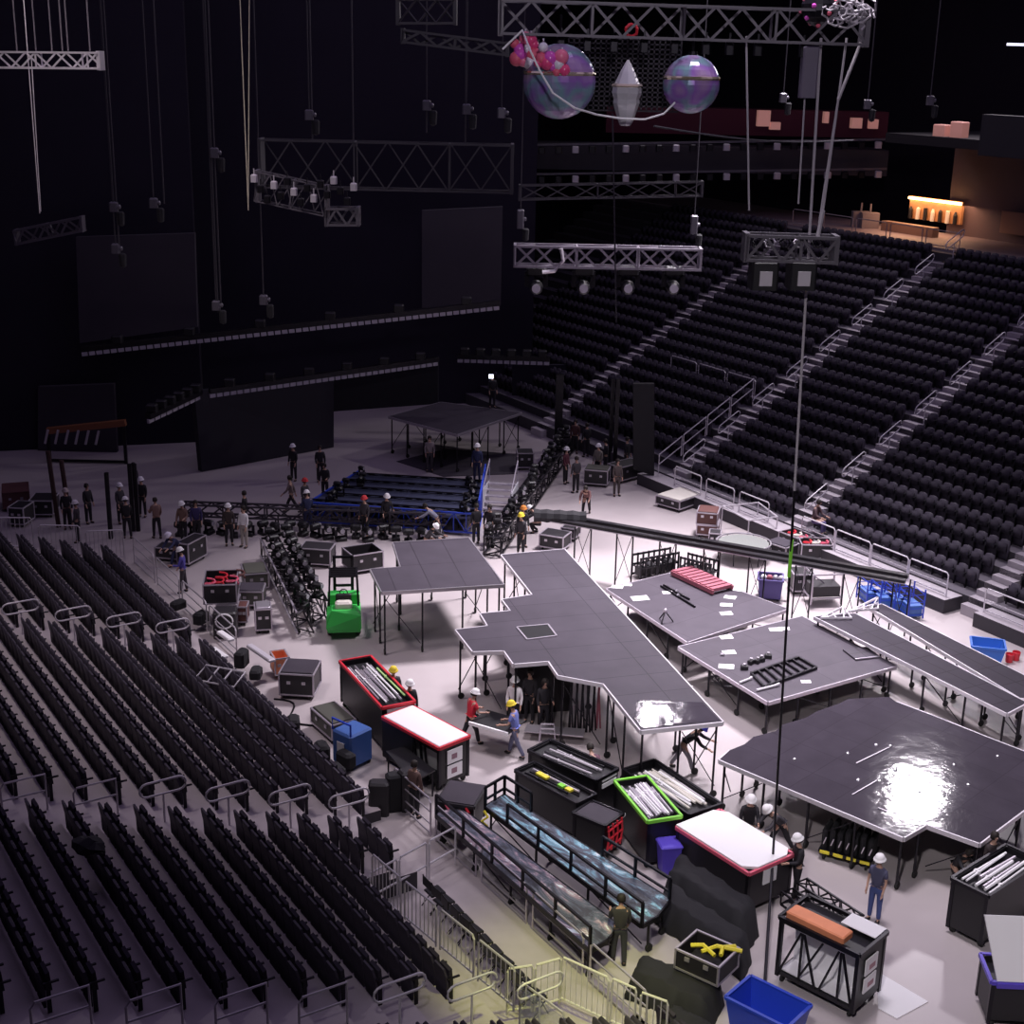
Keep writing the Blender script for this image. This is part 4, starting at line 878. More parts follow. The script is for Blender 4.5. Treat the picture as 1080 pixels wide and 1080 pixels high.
# black hoist / flown props on left seats
# black folding chairs along walkway ----------------------------------------
def folding_chair(p, rz, label, group):
    root = thing('folding_chair', label, 'chair', p, rz, group)
    m = M(black_m); m.cbx(-.2, -.2, .42, .2, .2, .46, .015); m.build('seat', root)
    m = M(black_m); m.cbx(-.2, -.24, .62, .2, -.2, .85, .015); m.build('backrest', root)
    m = M(mblack)
    for x in (-.21, .21): m.tube([(x, .22, 0), (x, -.22, .86)], .014); m.tube([(x, -.25, 0), (x, .18, .44)], .014)
    m.build('leg_frame', root); return root
fc0 = folding_chair(A(14.75, 26.2, .06), SROT, 'x', 'folding chairs along the walkway'); kids_of(fc0)
for i in range(11):
    o = fc0 if i == 0 else copy_tree(fc0); o.location = A(14.8-.01*i, 26.2-.46*i, .06); o.rotation_euler.z = SROT+.1*math.sin(i*2)
    o['label'] = 'black folding chair in the row on the pale walkway, %s from the cross rail' % ORD[i].replace('frontmost', 'nearest')
# scattered things on the front seats, lower left
for i, (x, y, zz, c, lb) in enumerate(((238, 672, .6, white_m, 'white'), (231, 690, .6, white_m, 'crumpled white'), (275, 690, .4, brail_m, 'long white'))):
    p = P(x, y, zz+.3); m = M(c); L = .9 if i < 2 else 1.6; m.cbx(-L/2, -.12, 0, L/2, .12, .1, .03); tag(m.build('board_piece', None, p, -.9), lb+' board lying across gear near the lower-left seats', 'board')
p = P(372, 845, .9)
for i, (x, y) in enumerate(((400, 858), (418, 853), (431, 852))):
    p = P(x, y, .0); m = M(case_m, soft_m); m.cbx(-.28, -.2, .0, .28, .2, 1.0+.1*i, .06, i % 2); tag(m.build('dark_bag', None, p, .3*i), 'upright dark bag by the rail end below the folding table, %s' % ('left', 'middle', 'right')[i], 'bag')
for i, (x, y) in enumerate(((188, 640), (212, 655), (255, 700), (270, 712), (310, 768), (340, 800), (355, 815), (365, 805))):
    p = P(x, y, .35); p.z = .3; m = M(soft_m); m.cbx(-.18, -.3, 0, .18, .3, .3+.12*(i % 3), .07); tag(m.build('gear_bag', None, p, -.6+.2*i), 'black gear bag among the front seats, left stand, %s from the fence corner' % ORD[i].replace('frontmost', 'first'), 'bag')
# ladder frame lying on front seats at (235,715)
p = P(232, 716, 1.2); root = thing('three_bay_frame', 'small white three-bay frame lying on the lower-left seats', 'frame', p, -.35)
m = M(brail_m); m.tube([(-.7, -.35, 0), (.7, -.35, 0), (.7, .35, .2), (-.7, .35, .2)], .03, None, 6, True)
for x in (-.23, .23): m.bar((x, -.35, 0), (x, .35, .2), .04)
m.build('frame', root)
p = P(95, 915, 1.05+DZ*10); 
m = M(soft_m); vs = []
for i in range(7):
    for k in range(8): t = 2*PI*k/8; rr = (.03, .22, .3, .34, .28, .2, .03)[i]; vs.append((i*.14-.42+.05*math.sin(k*3+i), math.cos(t)*rr, .15+abs(math.sin(t))*rr*.6+.04*math.sin(i*5+k)))
m.add(vs, [(i*8+k, i*8+(k+1) % 8, (i+1)*8+(k+1) % 8, (i+1)*8+k) for i in range(6) for k in range(8)])
tag(m.build('coat_pile', None, p+Vector((0, 0, .35)), -.5), 'dark coat and bag heap left on the lower-left seats', 'bag')
# ------------------------------------------------------------------ people
PC = {}
def fk(pose):
    D = math.radians; g = pose
    lean = D(g.get('lean', 0)); J = {}
    def sag(l, a): return Vector((0, math.sin(a)*l, -math.cos(a)*l))      # a measured from straight down, + forward
    hip = Vector((0, 0, 0)); J['pel'] = hip
    t = lambda l: Vector((0, math.sin(lean)*l, math.cos(lean)*l))
    J['waist'] = t(.16); J['chest'] = t(.40); J['nb'] = t(.53); hd = D(g.get('head', 5)); n = J['nb']
    h = lambda l: Vector((0, math.sin(hd+lean*.6)*l, math.cos(hd+lean*.6)*l))
    J['neck'] = n+h(.08); J['jaw'] = n+h(.14)+Vector((0, .02, 0)); J['head'] = n+h(.21); J['crown'] = n+h(.28)
    J['nose'] = J['head']+Vector((0, .10, -.02))
    for s, S_ in ((-1, 'L'), (1, 'R')):
        a1, a2 = D(g.get('arm'+S_, (5, 15))[0]), D(g.get('arm'+S_, (5, 15))[1]); sx = g.get('spread', .05)
        sh = t(.47)+Vector((s*.175, 0, 0)); J['sh'+S_] = sh; el = sh+sag(.29, a1)+Vector((s*sx, 0, 0)); J['el'+S_] = el
        wr = el+sag(.26, a1+a2)+Vector((-s*.02, 0, 0)); J['wr'+S_] = wr; J['hd'+S_] = wr+sag(.09, a1+a2)
        J['dir'+S_] = sag(1, a1+a2)
        b1, b2 = D(g.get('leg'+S_, (0, 0))[0]), D(g.get('leg'+S_, (0, 0))[1])
        hp = Vector((s*.095, 0, -.03)); J['hp'+S_] = hp; kn = hp+sag(.43, b1)+Vector((s*.015, 0, 0)); J['kn'+S_] = kn
        an = kn+sag(.42, b1-b2)+Vector((s*.01, 0, 0)); J['an'+S_] = an; J['toe'+S_] = an+Vector((s*.03, .16, -.055)); J['heel'+S_] = an+Vector((0, -.04, -.05))
    mz = min(J['anL'].z, J['anR'].z)
    off = Vector((0, 0, .085-mz)); keys = [k for k in J if not k.startswith('dir')]
    for k in keys: J[k] = J[k]+off
    return J
def skin(name, verts, edges, rad, root_i, lvl=1):
    me = bpy.data.meshes.new(name); me.from_pydata([tuple(v) for v in verts], edges, []); o = bpy.data.objects.new(name, me); C.objects.link(o)
    md = o.modifiers.new('s', 'SKIN'); md.use_smooth_shade = True
    sv = me.skin_vertices[0].data
    for i, r in enumerate(rad): sv[i].radius = r if isinstance(r, tuple) else (r, r)
    sv[root_i].use_root = True
    ss = o.modifiers.new('d', 'SUBSURF'); ss.levels = lvl; ss.render_levels = lvl
    dg = bpy.context.evaluated_depsgraph_get(); dg.update(); ev = o.evaluated_get(dg); out = bpy.data.meshes.new_from_object(ev)
    bpy.data.objects.remove(o); bpy.data.meshes.remove(me); return out
def person_meshes(key, pose):
    if key in PC: return PC[key]
    J = fk(pose); V = []; E = []; Rr = []; I = {}
    def v(n, p, r): I[n] = len(V); V.append(p); Rr.append(r)
    v('pel', J['pel'], (.125, .1)); v('waist', J['waist'], (.12, .09)); v('chest', J['chest'], (.15, .1)); v('nb', J['nb'], (.08, .07)); v('neck', J['neck'], .05); v('jaw', J['jaw'], (.062, .07)); v('head', J['head'], (.078, .09)); v('crown', J['crown'], (.05, .06)); v('nose', J['nose'], .014)
    E += [(0, 1), (1, 2), (2, 3), (3, 4), (4, 5), (5, 6), (6, 7), (6, 8)]
    for S_ in 'LR':
        for n, r in (('sh', .052), ('el', .038), ('wr', .026), ('hd', (.036, .022))): v(n+S_, J[n+S_], r)
        E += [(2, I['sh'+S_]), (I['sh'+S_], I['el'+S_]), (I['el'+S_], I['wr'+S_]), (I['wr'+S_], I['hd'+S_])]
        d = J['dir'+S_]; s = -1 if S_ == 'L' else 1; pn = d.cross(Vector((1, 0, 0))).normalized(); base = I['hd'+S_]
        for k, (o_, l) in enumerate(((-.03, .06), (-.01, .075), (.01, .07), (.03, .055))):
            v('f%d%s' % (k, S_), J['hd'+S_]+pn*o_+d*l*.6, .009); v('g%d%s' % (k, S_), J['hd'+S_]+pn*o_*1.1+d*l+Vector((-s*.02, 0, 0)), .007)
            E += [(base, I['f%d%s' % (k, S_)]), (I['f%d%s' % (k, S_)], I['g%d%s' % (k, S_)])]
        v('th'+S_, J['wr'+S_]+d*.05+pn*-.05, .01); E.append((I['wr'+S_], I['th'+S_]))
        for n, r in (('hp', .088), ('kn', .058), ('an', .034), ('toe', (.026, .018))): v(n+S_, J[n+S_], r)
        E += [(0, I['hp'+S_]), (I['hp'+S_], I['kn'+S_]), (I['kn'+S_], I['an'+S_]), (I['an'+S_], I['toe'+S_])]
    body = skin('body', V, E, Rr, 0)
    V = [J['waist']+(J['pel']-J['waist'])*.7, J['waist'], J['chest'], J['nb']]; E = [(0, 1), (1, 2), (2, 3)]; Rr = [(.155, .125), (.15, .12), (.175, .13), (.105, .1)]
    Vl = list(V); El = list(E); Rl = list(Rr)
    for S_ in 'LR':
        n = len(V); V += [J['sh'+S_], J['sh'+S_].lerp(J['el'+S_], .7)]; E += [(2, n), (n, n+1)]; Rr += [.07, .062]
        n = len(Vl); Vl += [J['sh'+S_], J['el'+S_], J['el'+S_].lerp(J['wr'+S_], .9)]; El += [(2, n), (n, n+1), (n+1, n+2)]; Rl += [.07, .055, .042]
    short = skin('shirt', V, E, Rr, 1); long_ = skin('jacket', Vl, El, Rl, 1)
    V = [J['pel']+(J['waist']-J['pel'])*.3, J['pel']-Vector((0, 0, .02))]; E = [(0, 1)]; Rr = [(.148, .12), (.145, .12)]
    for S_ in 'LR':
        n = len(V); V += [J['hp'+S_]-Vector((0, 0, .08)), J['kn'+S_], J['an'+S_]]; E += [(1, n), (n, n+1), (n+1, n+2)]; Rr += [.098, .075, .058]
    tr_ = skin('trousers', V, E, Rr, 1)
    V = []; E = []; Rr = []
    shoes = []
    for S_ in 'LR': shoes.append(skin('shoe', [J['heel'+S_], J['an'+S_]+Vector((0, .05, -.045)), J['toe'+S_]], [(0, 1), (1, 2)], [(.055, .045), (.06, .055), (.055, .04)], 0))
    hp = J['head'] + (J['crown']-J['head'])*.15; ax = (J['crown']-J['head']).normalized()
    q = Vector((0, 0, 1)).rotation_difference(ax)
    m = M(); prof = [(.15, -.005), (.155, .01), (.125, .02), (.12, .07), (.09, .125), (.045, .15), (.001, .155)]; m.lathe(prof, 14); m.v = [tuple(q@Vector((x, y*(1.15 if y > 0 else 1), z_))+hp+ax*.005) for x, y, z_ in m.v]
    hat = bpy.data.meshes.new('hard_hat'); hat.from_pydata(m.v, [], m.f)
    m = M(); m.lathe([(.10, -.07), (.103, -.02), (.105, .03), (.085, .085), (.045, .11), (.001, .115)], 12); m.v = [tuple(q@Vector((x, y-.022, z_))+hp) for x, y, z_ in m.v]
    hair = bpy.data.meshes.new('hair'); hair.from_pydata(m.v, [], m.f)
    m = M(); 
    for s in (-1, 1): m.ball((s*.03, .083, .0), .011, n=6); m.ball((s*.083, 0, -.01), .018, n=6)
    m.v = [tuple(q@Vector(v_)+J['head']) for v_ in m.v]; ey = bpy.data.meshes.new('eyes'); ey.from_pydata(m.v, [], m.f)
    for x in (hat, hair): x.polygons.foreach_set('use_smooth', [True]*len(x.polygons))
    PC[key] = dict(body=body, shirt=short, jacket=long_, trousers=tr_, shoes=shoes, hard_hat=hat, hair=hair, eyes=ey, J=J); return PC[key]
POSES = {'stand': {}, 'stand2': {'armL': (20, 70), 'armR': (10, 25), 'legL': (6, 4), 'legR': (-6, 2), 'head': 15},
         'walk': {'lean': 6, 'armL': (25, 20), 'armR': (-25, 10), 'legL': (-22, 18), 'legR': (24, 8)},
         'bend': {'lean': 48, 'armL': (50, 20), 'armR': (35, 25), 'legL': (-18, 12), 'legR': (28, 12), 'head': 10},
         'carry': {'lean': 8, 'armL': (15, 60), 'armR': (15, 60), 'legL': (-16, 14), 'legR': (20, 10), 'head': 12},
         'crouch': {'lean': 35, 'armL': (55, 30), 'armR': (60, 20), 'legL': (85, 110), 'legR': (70, 120), 'head': 20},
         'sit': {'lean': 8, 'armL': (25, 50), 'armR': (25, 55), 'legL': (82, 82), 'legR': (86, 86), 'head': 15}}
tops = {}
def cm(c): 
    k = 'cloth_%d_%d_%d' % tuple(int(v*255) for v in c); return mat(k, c, .8)
def person(x, y, face, pose, top, legs, hat, label, z=0, long_=True, scale=1.0, sk=None, pos=None):
    p = P(x, y, z) if pos is None else pos; D_ = person_meshes(pose, POSES[pose]); root = thing('person', label, 'person', p, math.radians(face)); root.scale = (scale,)*3
    def ch(name, me, m_):
        o = bpy.data.objects.new(name, me); C.objects.link(o); o.parent = root
        if not me.materials: me.materials.append(skin_m)
        o.material_slots[0].link = 'OBJECT'; o.material_slots[0].material = m_; return o
    ch('body', D_['body'], sk or skin_m); ch('eyes', D_['eyes'], eye_m)
    ch('jacket' if long_ else 'shirt', D_['jacket' if long_ else 'shirt'], cm(top)); ch('trousers', D_['trousers'], cm(legs))
    for s in D_['shoes']: ch('shoe', s, black_m)
    ch('hair', D_['hair'], hair_m)
    if hat: ch('hard_hat', D_['hard_hat'], cm(hat))
    return root
W_ = (.9, .88, .9); Bk = (.018, .016, .022); Nv = (.03, .035, .10); Dg = (.05, .045, .055); Kh = (.32, .27, .2); Gy = (.22, .2, .24); Yl = (.85, .65, .05); Rd = (.6, .04, .05)
FACE_CAM = 180
person(921, 971, 140, 'stand', (.09, .09, .16), (.07, .10, .28), W_, 'worker in white hard hat, dark vest and blue jeans in front of the glossy deck', long_=False)
person(719, 812, -100, 'bend', Bk, Gy, (.05, .05, .5), 'worker in blue cap and black shirt bending beneath the runway tip', long_=True)
person(496, 785, -60, 'carry', (.7, .03, .06), Bk, W_, 'worker in red shirt and white hard hat carrying one end of a black panel', long_=False)
person(543, 798, 70, 'carry', (.20, .24, .62), (.12, .12, .2), Yl, 'worker in blue shirt and yellow hard hat carrying other end of the black panel', long_=False)
person(542, 771, 170, 'stand', (.9, .85, .88), Bk, W_, 'person in white top and white hat standing by the runway stage')
person(573, 772, 190, 'stand2', Bk, Bk, None, 'tall person in black clothes standing in the notch of the runway stage')
person(558, 762, 150, 'stand', Dg, Bk, None, 'dark-clothed person half hidden inside the runway stage notch')
person(787, 903, 175, 'stand2', Bk, Kh, W_, 'worker in white hard hat, black shirt and khaki trousers behind the white float top')
person(822, 899, 120, 'bend', Dg, Bk, W_, 'dark worker stooping at gear beside the khaki-trousered worker')
person(838, 948, 100, 'stand2', Bk, Bk, W_, 'black-clad worker in white hard hat next to the big tarpaulin')
person(1040, 946, 200, 'stand', (.03, .02, .022), (.03, .02, .022), None, 'person in long dark clothes under the right corner of the glossy deck', scale=1.02)
person(1006, 931, 200, 'crouch', Bk, Bk, None, 'dark figure crouching in the shade beneath the glossy deck')
person(652, 1016, 0, 'stand2', (.05, .045, .05), (.04, .04, .05), None, 'person in all black standing at the near end of the wave-painted ramp')
person(437, 862, -40, 'stand', (.14, .08, .07), Bk, None, 'brown-haired person in dark jacket near the dark bags by the rail', scale=.95)
person(628, 845, 20, 'bend', (.12, .05, .08), Bk, None, 'person in maroon top leaning over behind the rear rack cart')
person(415, 760, 200, 'stand', Dg, Bk, Yl, 'worker in yellow hard hat hidden behind the red-rimmed tube cart')
person(432, 775, 210, 'stand', Bk, Bk, W_, 'worker in white hard hat just behind the white-topped cart')
BK = [
 (310, 507, 'stand', Bk, Bk, W_, 'in white hard hat before the big dark drape, standing tallest'),
 (338, 508, 'stand', Bk, Bk, None, 'in black without hat, right of the worker before the drape'),
 (308, 541, 'walk', (.2, .15, .15), Bk, None, 'walking with bare arms left of the blue stage'),
 (322, 546, 'stand', Dg, Bk, Rd, 'in red cap at the left corner of the blue stage'),
 (325, 560, 'stand2', Nv, Nv, W_, 'in navy with white hard hat at the left front corner of the blue stage'),
 (343, 528, 'stand2', Bk, Bk, None, 'in black beside the left edge of the blue stage'),
 (385, 566, 'stand', Dg, Bk, Rd, 'in red hard hat working at the front of the blue stage'),
 (408, 563, 'stand2', Bk, Bk, W_, 'in white hard hat and black at the front middle of the blue stage'),
 (461, 567, 'bend', (.24, .24, .32), Dg, None, 'in grey sweater leaning over at the front right of the blue stage'),
 (450, 580, 'crouch', Dg, Bk, W_, 'in white hard hat crouching behind the tall charcoal deck'),
 (502, 574, 'stand', Bk, Bk, None, 'in black between the charcoal deck and the white stair'),
 (516, 575, 'stand2', Bk, Bk, None, 'in black beside the foot of the white stair'),
 (549, 585, 'stand', Dg, Bk, Yl, 'in yellow hard hat at the far end of the runway stage'),
 (551, 577, 'stand', Bk, Bk, (.7, .25, .05), 'in orange hard hat behind the yellow-hatted worker'),
 (569, 562, 'crouch', Bk, Bk, W_, 'in white hard hat crouching beside the cloth roll on the boom'),
 (596, 510, 'stand', (.12, .03, .05), Bk, W_, 'in white hard hat and maroon shirt beside the diagonal truss'),
 (607, 520, 'stand', Dg, Bk, None, 'in grey beside the maroon-shirted worker'),
 (618, 543, 'bend', (.14, .06, .06), Bk, None, 'stooping next to a pale bundle above the boom'),
 (630, 506, 'stand', (.2, .18, .16), Bk, W_, 'in white hard hat behind the silver-framed cases'),
 (650, 523, 'stand', (.09, .07, .07), (.09, .07, .07), None, 'in long brown clothes standing in front of the far cases'),
 (638, 500, 'stand2', Bk, Bk, None, 'in black just behind the far silver-framed cases'),
 (660, 498, 'stand', Bk, Bk, None, 'in black by the dark posts at the foot of the far stairs'),
 (618, 482, 'stand', Bk, Bk, None, 'in black in the far dark passage, left one'),
 (606, 478, 'stand', (.08, .03, .03), Bk, None, 'in dark red in the far dark passage'),
 (258, 577, 'stand', (.9, .88, .9), (.4, .36, .33), None, 'in white shirt and beige trousers standing on the bright floor'),
 (242, 575, 'stand', (.05, .035, .035), Bk, W_, 'in white hard hat and dark jacket left of the white-shirted man'),
 (259, 560, 'stand', Bk, Bk, None, 'in black just behind the white-shirted man'),
 (128, 552, 'stand', Dg, Bk, W_, 'in white hard hat at the dark far left, behind two others'),
 (135, 568, 'stand2', Bk, Bk, W_, 'in white hard hat and black coat near the fence corner'),
 (151, 545, 'stand', Bk, Bk, W_, 'in white hard hat by the dark posts at the far left'),
 (143, 528, 'stand', Bk, Bk, None, 'in black farthest back at the far left'),
 (72, 558, 'stand', Bk, Bk, (.5, .42, .4), 'in pale dim hat behind the far-left fence'),
 (83, 572, 'stand', Dg, Bk, W_, 'in white hard hat close behind the far-left fence'),
 (94, 552, 'stand', Bk, Bk, None, 'in black standing alone on the dim floor at far left'),
 (166, 568, 'stand2', (.25, .15, .13), Bk, None, 'with bare arms raised near the low trunk'),
 (194, 572, 'stand2', (.2, .12, .1), Bk, W_, 'in white hard hat above the rust-sided trunk'),
 (189, 596, 'bend', Nv, Nv, (.7, .66, .8), 'in navy with pale hat leaning at the low trunk'),
 (208, 571, 'stand', (.04, .03, .12), Bk, None, 'in dark purple beside the rust-sided trunk'),
 (194, 625, 'stand2', (.11, .09, .42), Dg, W_, 'in purple-blue shirt and white hard hat beside the red cable case'),
]
for i, (x, y, ps, t_, l_, ht, lb) in enumerate(BK):
    person(x, y, (150, 200, 90, 240, 30, 170)[i % 6], ps, t_, l_, ht, 'worker ' + lb)
person(0, 0, 170, 'stand', Nv, Nv, W_, 'worker in white hard hat standing on the right back corner of the blue stage', pos=P(503, 508, .85))
person(0, 0, 190, 'stand', (.28, .24, .24), Dg, None, 'person in beige on the dark mat beneath the far raised deck', pos=P(453, 497, .04))
person(0, 0, 200, 'stand', Bk, Bk, None, 'person in black on the far raised deck beside the bright small screen', pos=P(519, 430, 2.0))
person(0, 0, 230, 'sit', (.10, .06, .07), (.11, .09, .22), None, 'person in dark top and purple trousers sitting at the foot of the near right stairs', pos=A(42.0, 41.6, .62), scale=1.05)
# panel carried by two
a, b = P(497, 763, .85), P(538, 775, .85); ang, L = frm(a, b)
m = M(black_m, white_m); m.bx(0, -.1, 0, L, .9, .04, 0); m.bx(0, -.16, -.03, L, -.1, .07, 1); tag(m.build('carried_panel', None, a+Vector((0, 0, .05)), ang), 'flat black panel with white edge carried between red and blue shirted workers', 'panel')
m = M(silver_m); m.bx(0, 0, 0, 1.8, .5, .03); tag(m.build('pale_board', None, P(553, 772, .3), -.15), 'pale board behind the blue-shirted worker', 'board')
p = P(577, 785); root = thing('small_cart', 'tiny silver wire stand in front of the runway notch', 'stand', p); m = M(alu_m)
for x in (-.25, .25):
    for y in (-.2, .2): m.bar((x, y, 0), (x*.8, y*.8, .6), .03)
m.tube([(-.2, -.16, .6), (.2, -.16, .6), (.2, .16, .6), (-.2, .16, .6)], .025, None, 6, True); m.build('frame', root)
for i, x in enumerate((600, 606, 612, 618, 624, 629)):
    p = P(x, 772-2*(i % 3)); root = thing('folded_leg_set', 'bundle of thin dark stage legs stored beneath the runway stage edge', 'stage legs', p, 0, 'leg bundles under the runway'); m = M(mblack if i != 5 else dpink_m)
    m.bar((0, 0, 0), (.05, .02, 1.9), .07); m.bar((.12, 0, 0), (.0, .1, 1.8), .05); m.build('tube_pair', root)
p = P(562, 765)+Vector((0.3, .9, 0)); m = M(case_m); m.bx(-.9, 0, 0, .9, .1, 2.1); tag(m.build('black_flat', None, p, .2), 'black flat panel standing inside the runway stage notch', 'panel')
# ------------------------------------------------------------------ rigging and back of the hall
CEIL = 33
def cable(p, q, label, r=.025, mt=None, nm='rigging_cable', cat='cable', group=None, sag=0):
    p = Vector(p); q = Vector(q); pts = [Vector((0, 0, 0))+(q-p)*k/10-Vector((0, 0, sag*math.sin(PI*k/10))) for k in range(11)] if sag else [(0, 0, 0), q-p]
    m = M(mt or galv_m); m.tube(pts, r, None, 6); return tag(m.build(nm, None, p), label, cat, group)
trg = mat('truss_dim', (.12, .108, .13), .5, metal=.3); trd = mat('truss_dark', (.055, .05, .062), .6, metal=.3)
def flown(a, b, Y, label, w, h, r, mt, step=None, nm='flown_truss', ends=True, Y2=None):
    p = Q(*a, Y); q = Q(*b, Y2 or Y); root = thing(nm, label, 'truss', p); m = M(mt); truss(m, (0, 0, 0), q-p, w, h, r, step); m.build('truss_frame', root)
    if ends:
        for e in (Vector((0, 0, 0)), q-p): m = M(mt); m.bx(e.x-.05, e.y-w/2, e.z-h/2-.05, e.x+.05, e.y+w/2, e.z+h/2+.05); m.build('end_plate', root)
    return p, q
def hoist(x, y, Y, label, h=.55):
    h *= .75; p = Q(x, y, Y); root = thing('chain_hoist', label, 'hoist', p); m = M(mat('hoist_grey', (.12, .11, .135), .45, metal=.3)); m.cbx(-.14, -.12, -h/2, .14, .12, h/2, .04); m.lathe([(.08, .12), (.08, .22), (.04, .24)], 10, None, (0, 0, 0), 'x'); m.build('motor_body', root)
    m = M(trd); m.tube([(0, 0, h/2), (0, 0, CEIL-p.z)], .025); m.build('chain', root); m = M(soft_m); m.lathe([(.02, -h/2-.5), (.12, -h/2-.45), (.14, -h/2-.05), (.1, -h/2)], 8, None, (.22, 0, 0)); m.build('chain_bag', root)
# main near truss top right
p, q = flown((528, 18), (912, 30), 30, 'grey lattice truss crossing the top of the picture above the mirror balls', .6, .62, .026, trg, .6)
for i, x in enumerate((566, 592, 620, 648, 680, 712, 745, 770, 800, 848)):
    pp = Q(x, 33+(x-528)*.03, 30); pp.z -= .0; root = thing('truss_clamp_light', 'small dark fixture clamped below the top truss', 'fixture', pp, 0, 'small fixtures below the top truss')
    m = M(mblack); m.cbx(-.08, -.08, -.32, .08, .08, -.05, .02); m.bar((0, 0, -.05), (0, 0, .1), .04); m.build('body', root)
iri = mat('iridescent_ball', (.38, .28, .48), .22, metal=.15); nt = iri.node_tree; b_ = nt.nodes['Principled BSDF']
lw = nt.nodes.new('ShaderNodeTexCoord'); nz = nt.nodes.new('ShaderNodeTexNoise'); nz.inputs['Scale'].default_value = 1.1; nt.links.new(lw.outputs['Object'], nz.inputs['Vector']); cr = nt.nodes.new('ShaderNodeValToRGB')
e = cr.color_ramp.elements; e[0].position = .3; e[0].color = (.36, .30, .30, 1); e[1].position = .75; e[1].color = (.48, .36, .46, 1)
for pos, c in ((.42, (.33, .22, .46)), (.50, (.20, .36, .42)), (.58, (.30, .14, .50))): x = e.new(pos); x.color = (*c, 1)
nt.links.new(nz.outputs['Fac'], cr.inputs['Fac']); nt.links.new(cr.outputs['Color'], b_.inputs['Base Color'])
def mball(x, y, rpx, Y, label, band):
    c = Q(x, y, Y); r = rpx*Y/FOC*1.02; root = thing('mirror_ball', label, 'mirror ball', c); m = M(iri); N = 28; rows = 18
    m.lathe([(max(.002, r*math.sin(PI*k/rows)), -r*math.cos(PI*k/rows)) for k in range(rows+1)], N); m.build('ball', root)
    m = M(mat('ball_band', (.9, .8, .55), .15, metal=.9)); zz = r*.22; rr = math.sqrt(r*r-zz*zz)+.01
    m.lathe([(rr, zz-.035), (rr+.015, zz), (rr, zz+.035)], 28); m.build('band', root)
    m = M(mblack); m.tube([(0, 0, r), (0, 0, r+.55)], .03); m.lathe([(.09, r-.02), (.09, r+.06)], 10); m.build('hanger', root)
    return c, r
c1, r1 = mball(590, 86, 36, 30, 'large iridescent mirror ball hanging at the left, with pink baubles', 0)
c2, r2 = mball(729, 89, 28, 30, 'smaller iridescent mirror ball hanging at the right', 0)
# diamond ornament
c = Q(661, 98, 30); root = thing('diamond_ornament', 'silver faceted diamond-shaped ornament hanging between the mirror balls', 'ornament', c)
m = M(mat('chrome', (.9, .88, .92), .25, metal=.45)); m.lathe([(.02, .64), (.14, .42), (.29, .1), (.30, .0), (.26, -.12)], 8); m.build('upper_facets', root)
m = M(MC['chrome']); m.lathe([(.26, -.12), (.27, -.2), (.17, -.5), (.12, -.62), (.10, -.64)], 8); m.build('lower_facets', root)
m = M(MC['ball_band']); m.lathe([(.30, .12), (.32, .14), (.29, .18)], 8); m.build('gold_band', root); m = M(mblack); m.tube([(0, 0, .62), (0, 0, 1.3)], .015); m.build('hanger', root)
# baubles
bc = [pinkred_m, mat('hot_pink', (.85, .08, .25), .25), mat('magenta', (.7, .1, .55), .25), mat('pearl', (.8, .75, .85), .2), mat('rose', (.9, .2, .35), .3)]
for i in range(22):
    x, y = ((543, 560, 549, 556, 552, 545, 563, 548, 559, 566, 571, 577, 583, 589, 592, 587, 595, 580, 573, 554, 562, 568)[i], (46, 42, 58, 52, 64, 62, 47, 52, 66, 56, 62, 66, 70, 68, 60, 76, 74, 62, 50, 40, 58, 66)[i])
    m = M(bc[i % 5]); m.ball((0, 0, 0), .10+.05*(i % 3)/2, n=12); m.lathe([(.02, .1), (.02, .17)], 6, silver_m); pp = Q(x, y, 30-(r1 if x > 566 else .2)*.9)
    tag(m.build('bauble', None, pp, smooth=True), 'pink, magenta or pearl bauble clustered at the left mirror ball', 'bauble', 'baubles by the left mirror ball')
pts = [(530, 52), (551, 32), (560, 55), (569, 74), (583, 98), (606, 114), (630, 121), (655, 125), (680, 126), (700, 120), (712, 108)]
W = [Q(x, y, 28.9 if 555 < x < 620 else 29.6) for x, y in pts]; m = M(white_m); m.tube([w-W[0] for w in W], .022); tag(m.build('white_rope', None, W[0]), 'white rope garland swinging below the two mirror balls', 'rope')
# net behind
n0 = Q(600, 40, 30.9); n1 = Q(715, 118, 30.9); m = M(net_m)
for k in range(22): x = (n1.x-n0.x)*k/21; m.bar((x, 0, 0), (x, .0, n1.z-n0.z), .02, None, None, 3)
for k in range(16): zz = (n1.z-n0.z)*k/15; m.bar((0, 0, zz), (n1.x-n0.x, 0, zz), .02, None, None, 3)
tag(m.build('hanging_net', None, n0), 'fine black net hanging behind the diamond ornament', 'net')
# jewelled ball top right + orb
c = Q(864, 8, 30); root = thing('jewelled_ball', 'dark ball with pink and white spots on top of the truss corner', 'ball', c); m = M(mblack); m.ball((0, 0, 0), .36, n=16); m.build('ball', root)
for k in range(16): t = k*2.4; ph = math.acos(1-2*(k+.5)/16); m = M(bc[k % 5]); m.ball((.36*math.sin(ph)*math.cos(t), .36*math.sin(ph)*math.sin(t), .36*math.cos(ph)), .05, n=8); m.build('spot', root)
m = M(red_m); m.tube([(.12*math.cos(k), .05*math.sin(k*1.3), .12*math.sin(k)) for k in range(14)], .03); tag(m.build('red_coil', None, Q(666, 32, 29.8)), 'small red cable coil hanging on the top truss', 'cable')
m = M(mat('speaker_grey', (.14, .12, .17), .6)); m.cbx(-.16, -.15, -.5, .16, .15, .5, .03); tag(m.build('hanging_box', None, Q(853, 76, 30)), 'tall grey box hanging below the truss corner', 'box')
hang = Q(862, 8, 30)
_a, _b = Q(866, 40, 30), P(815, 905, 1.2)
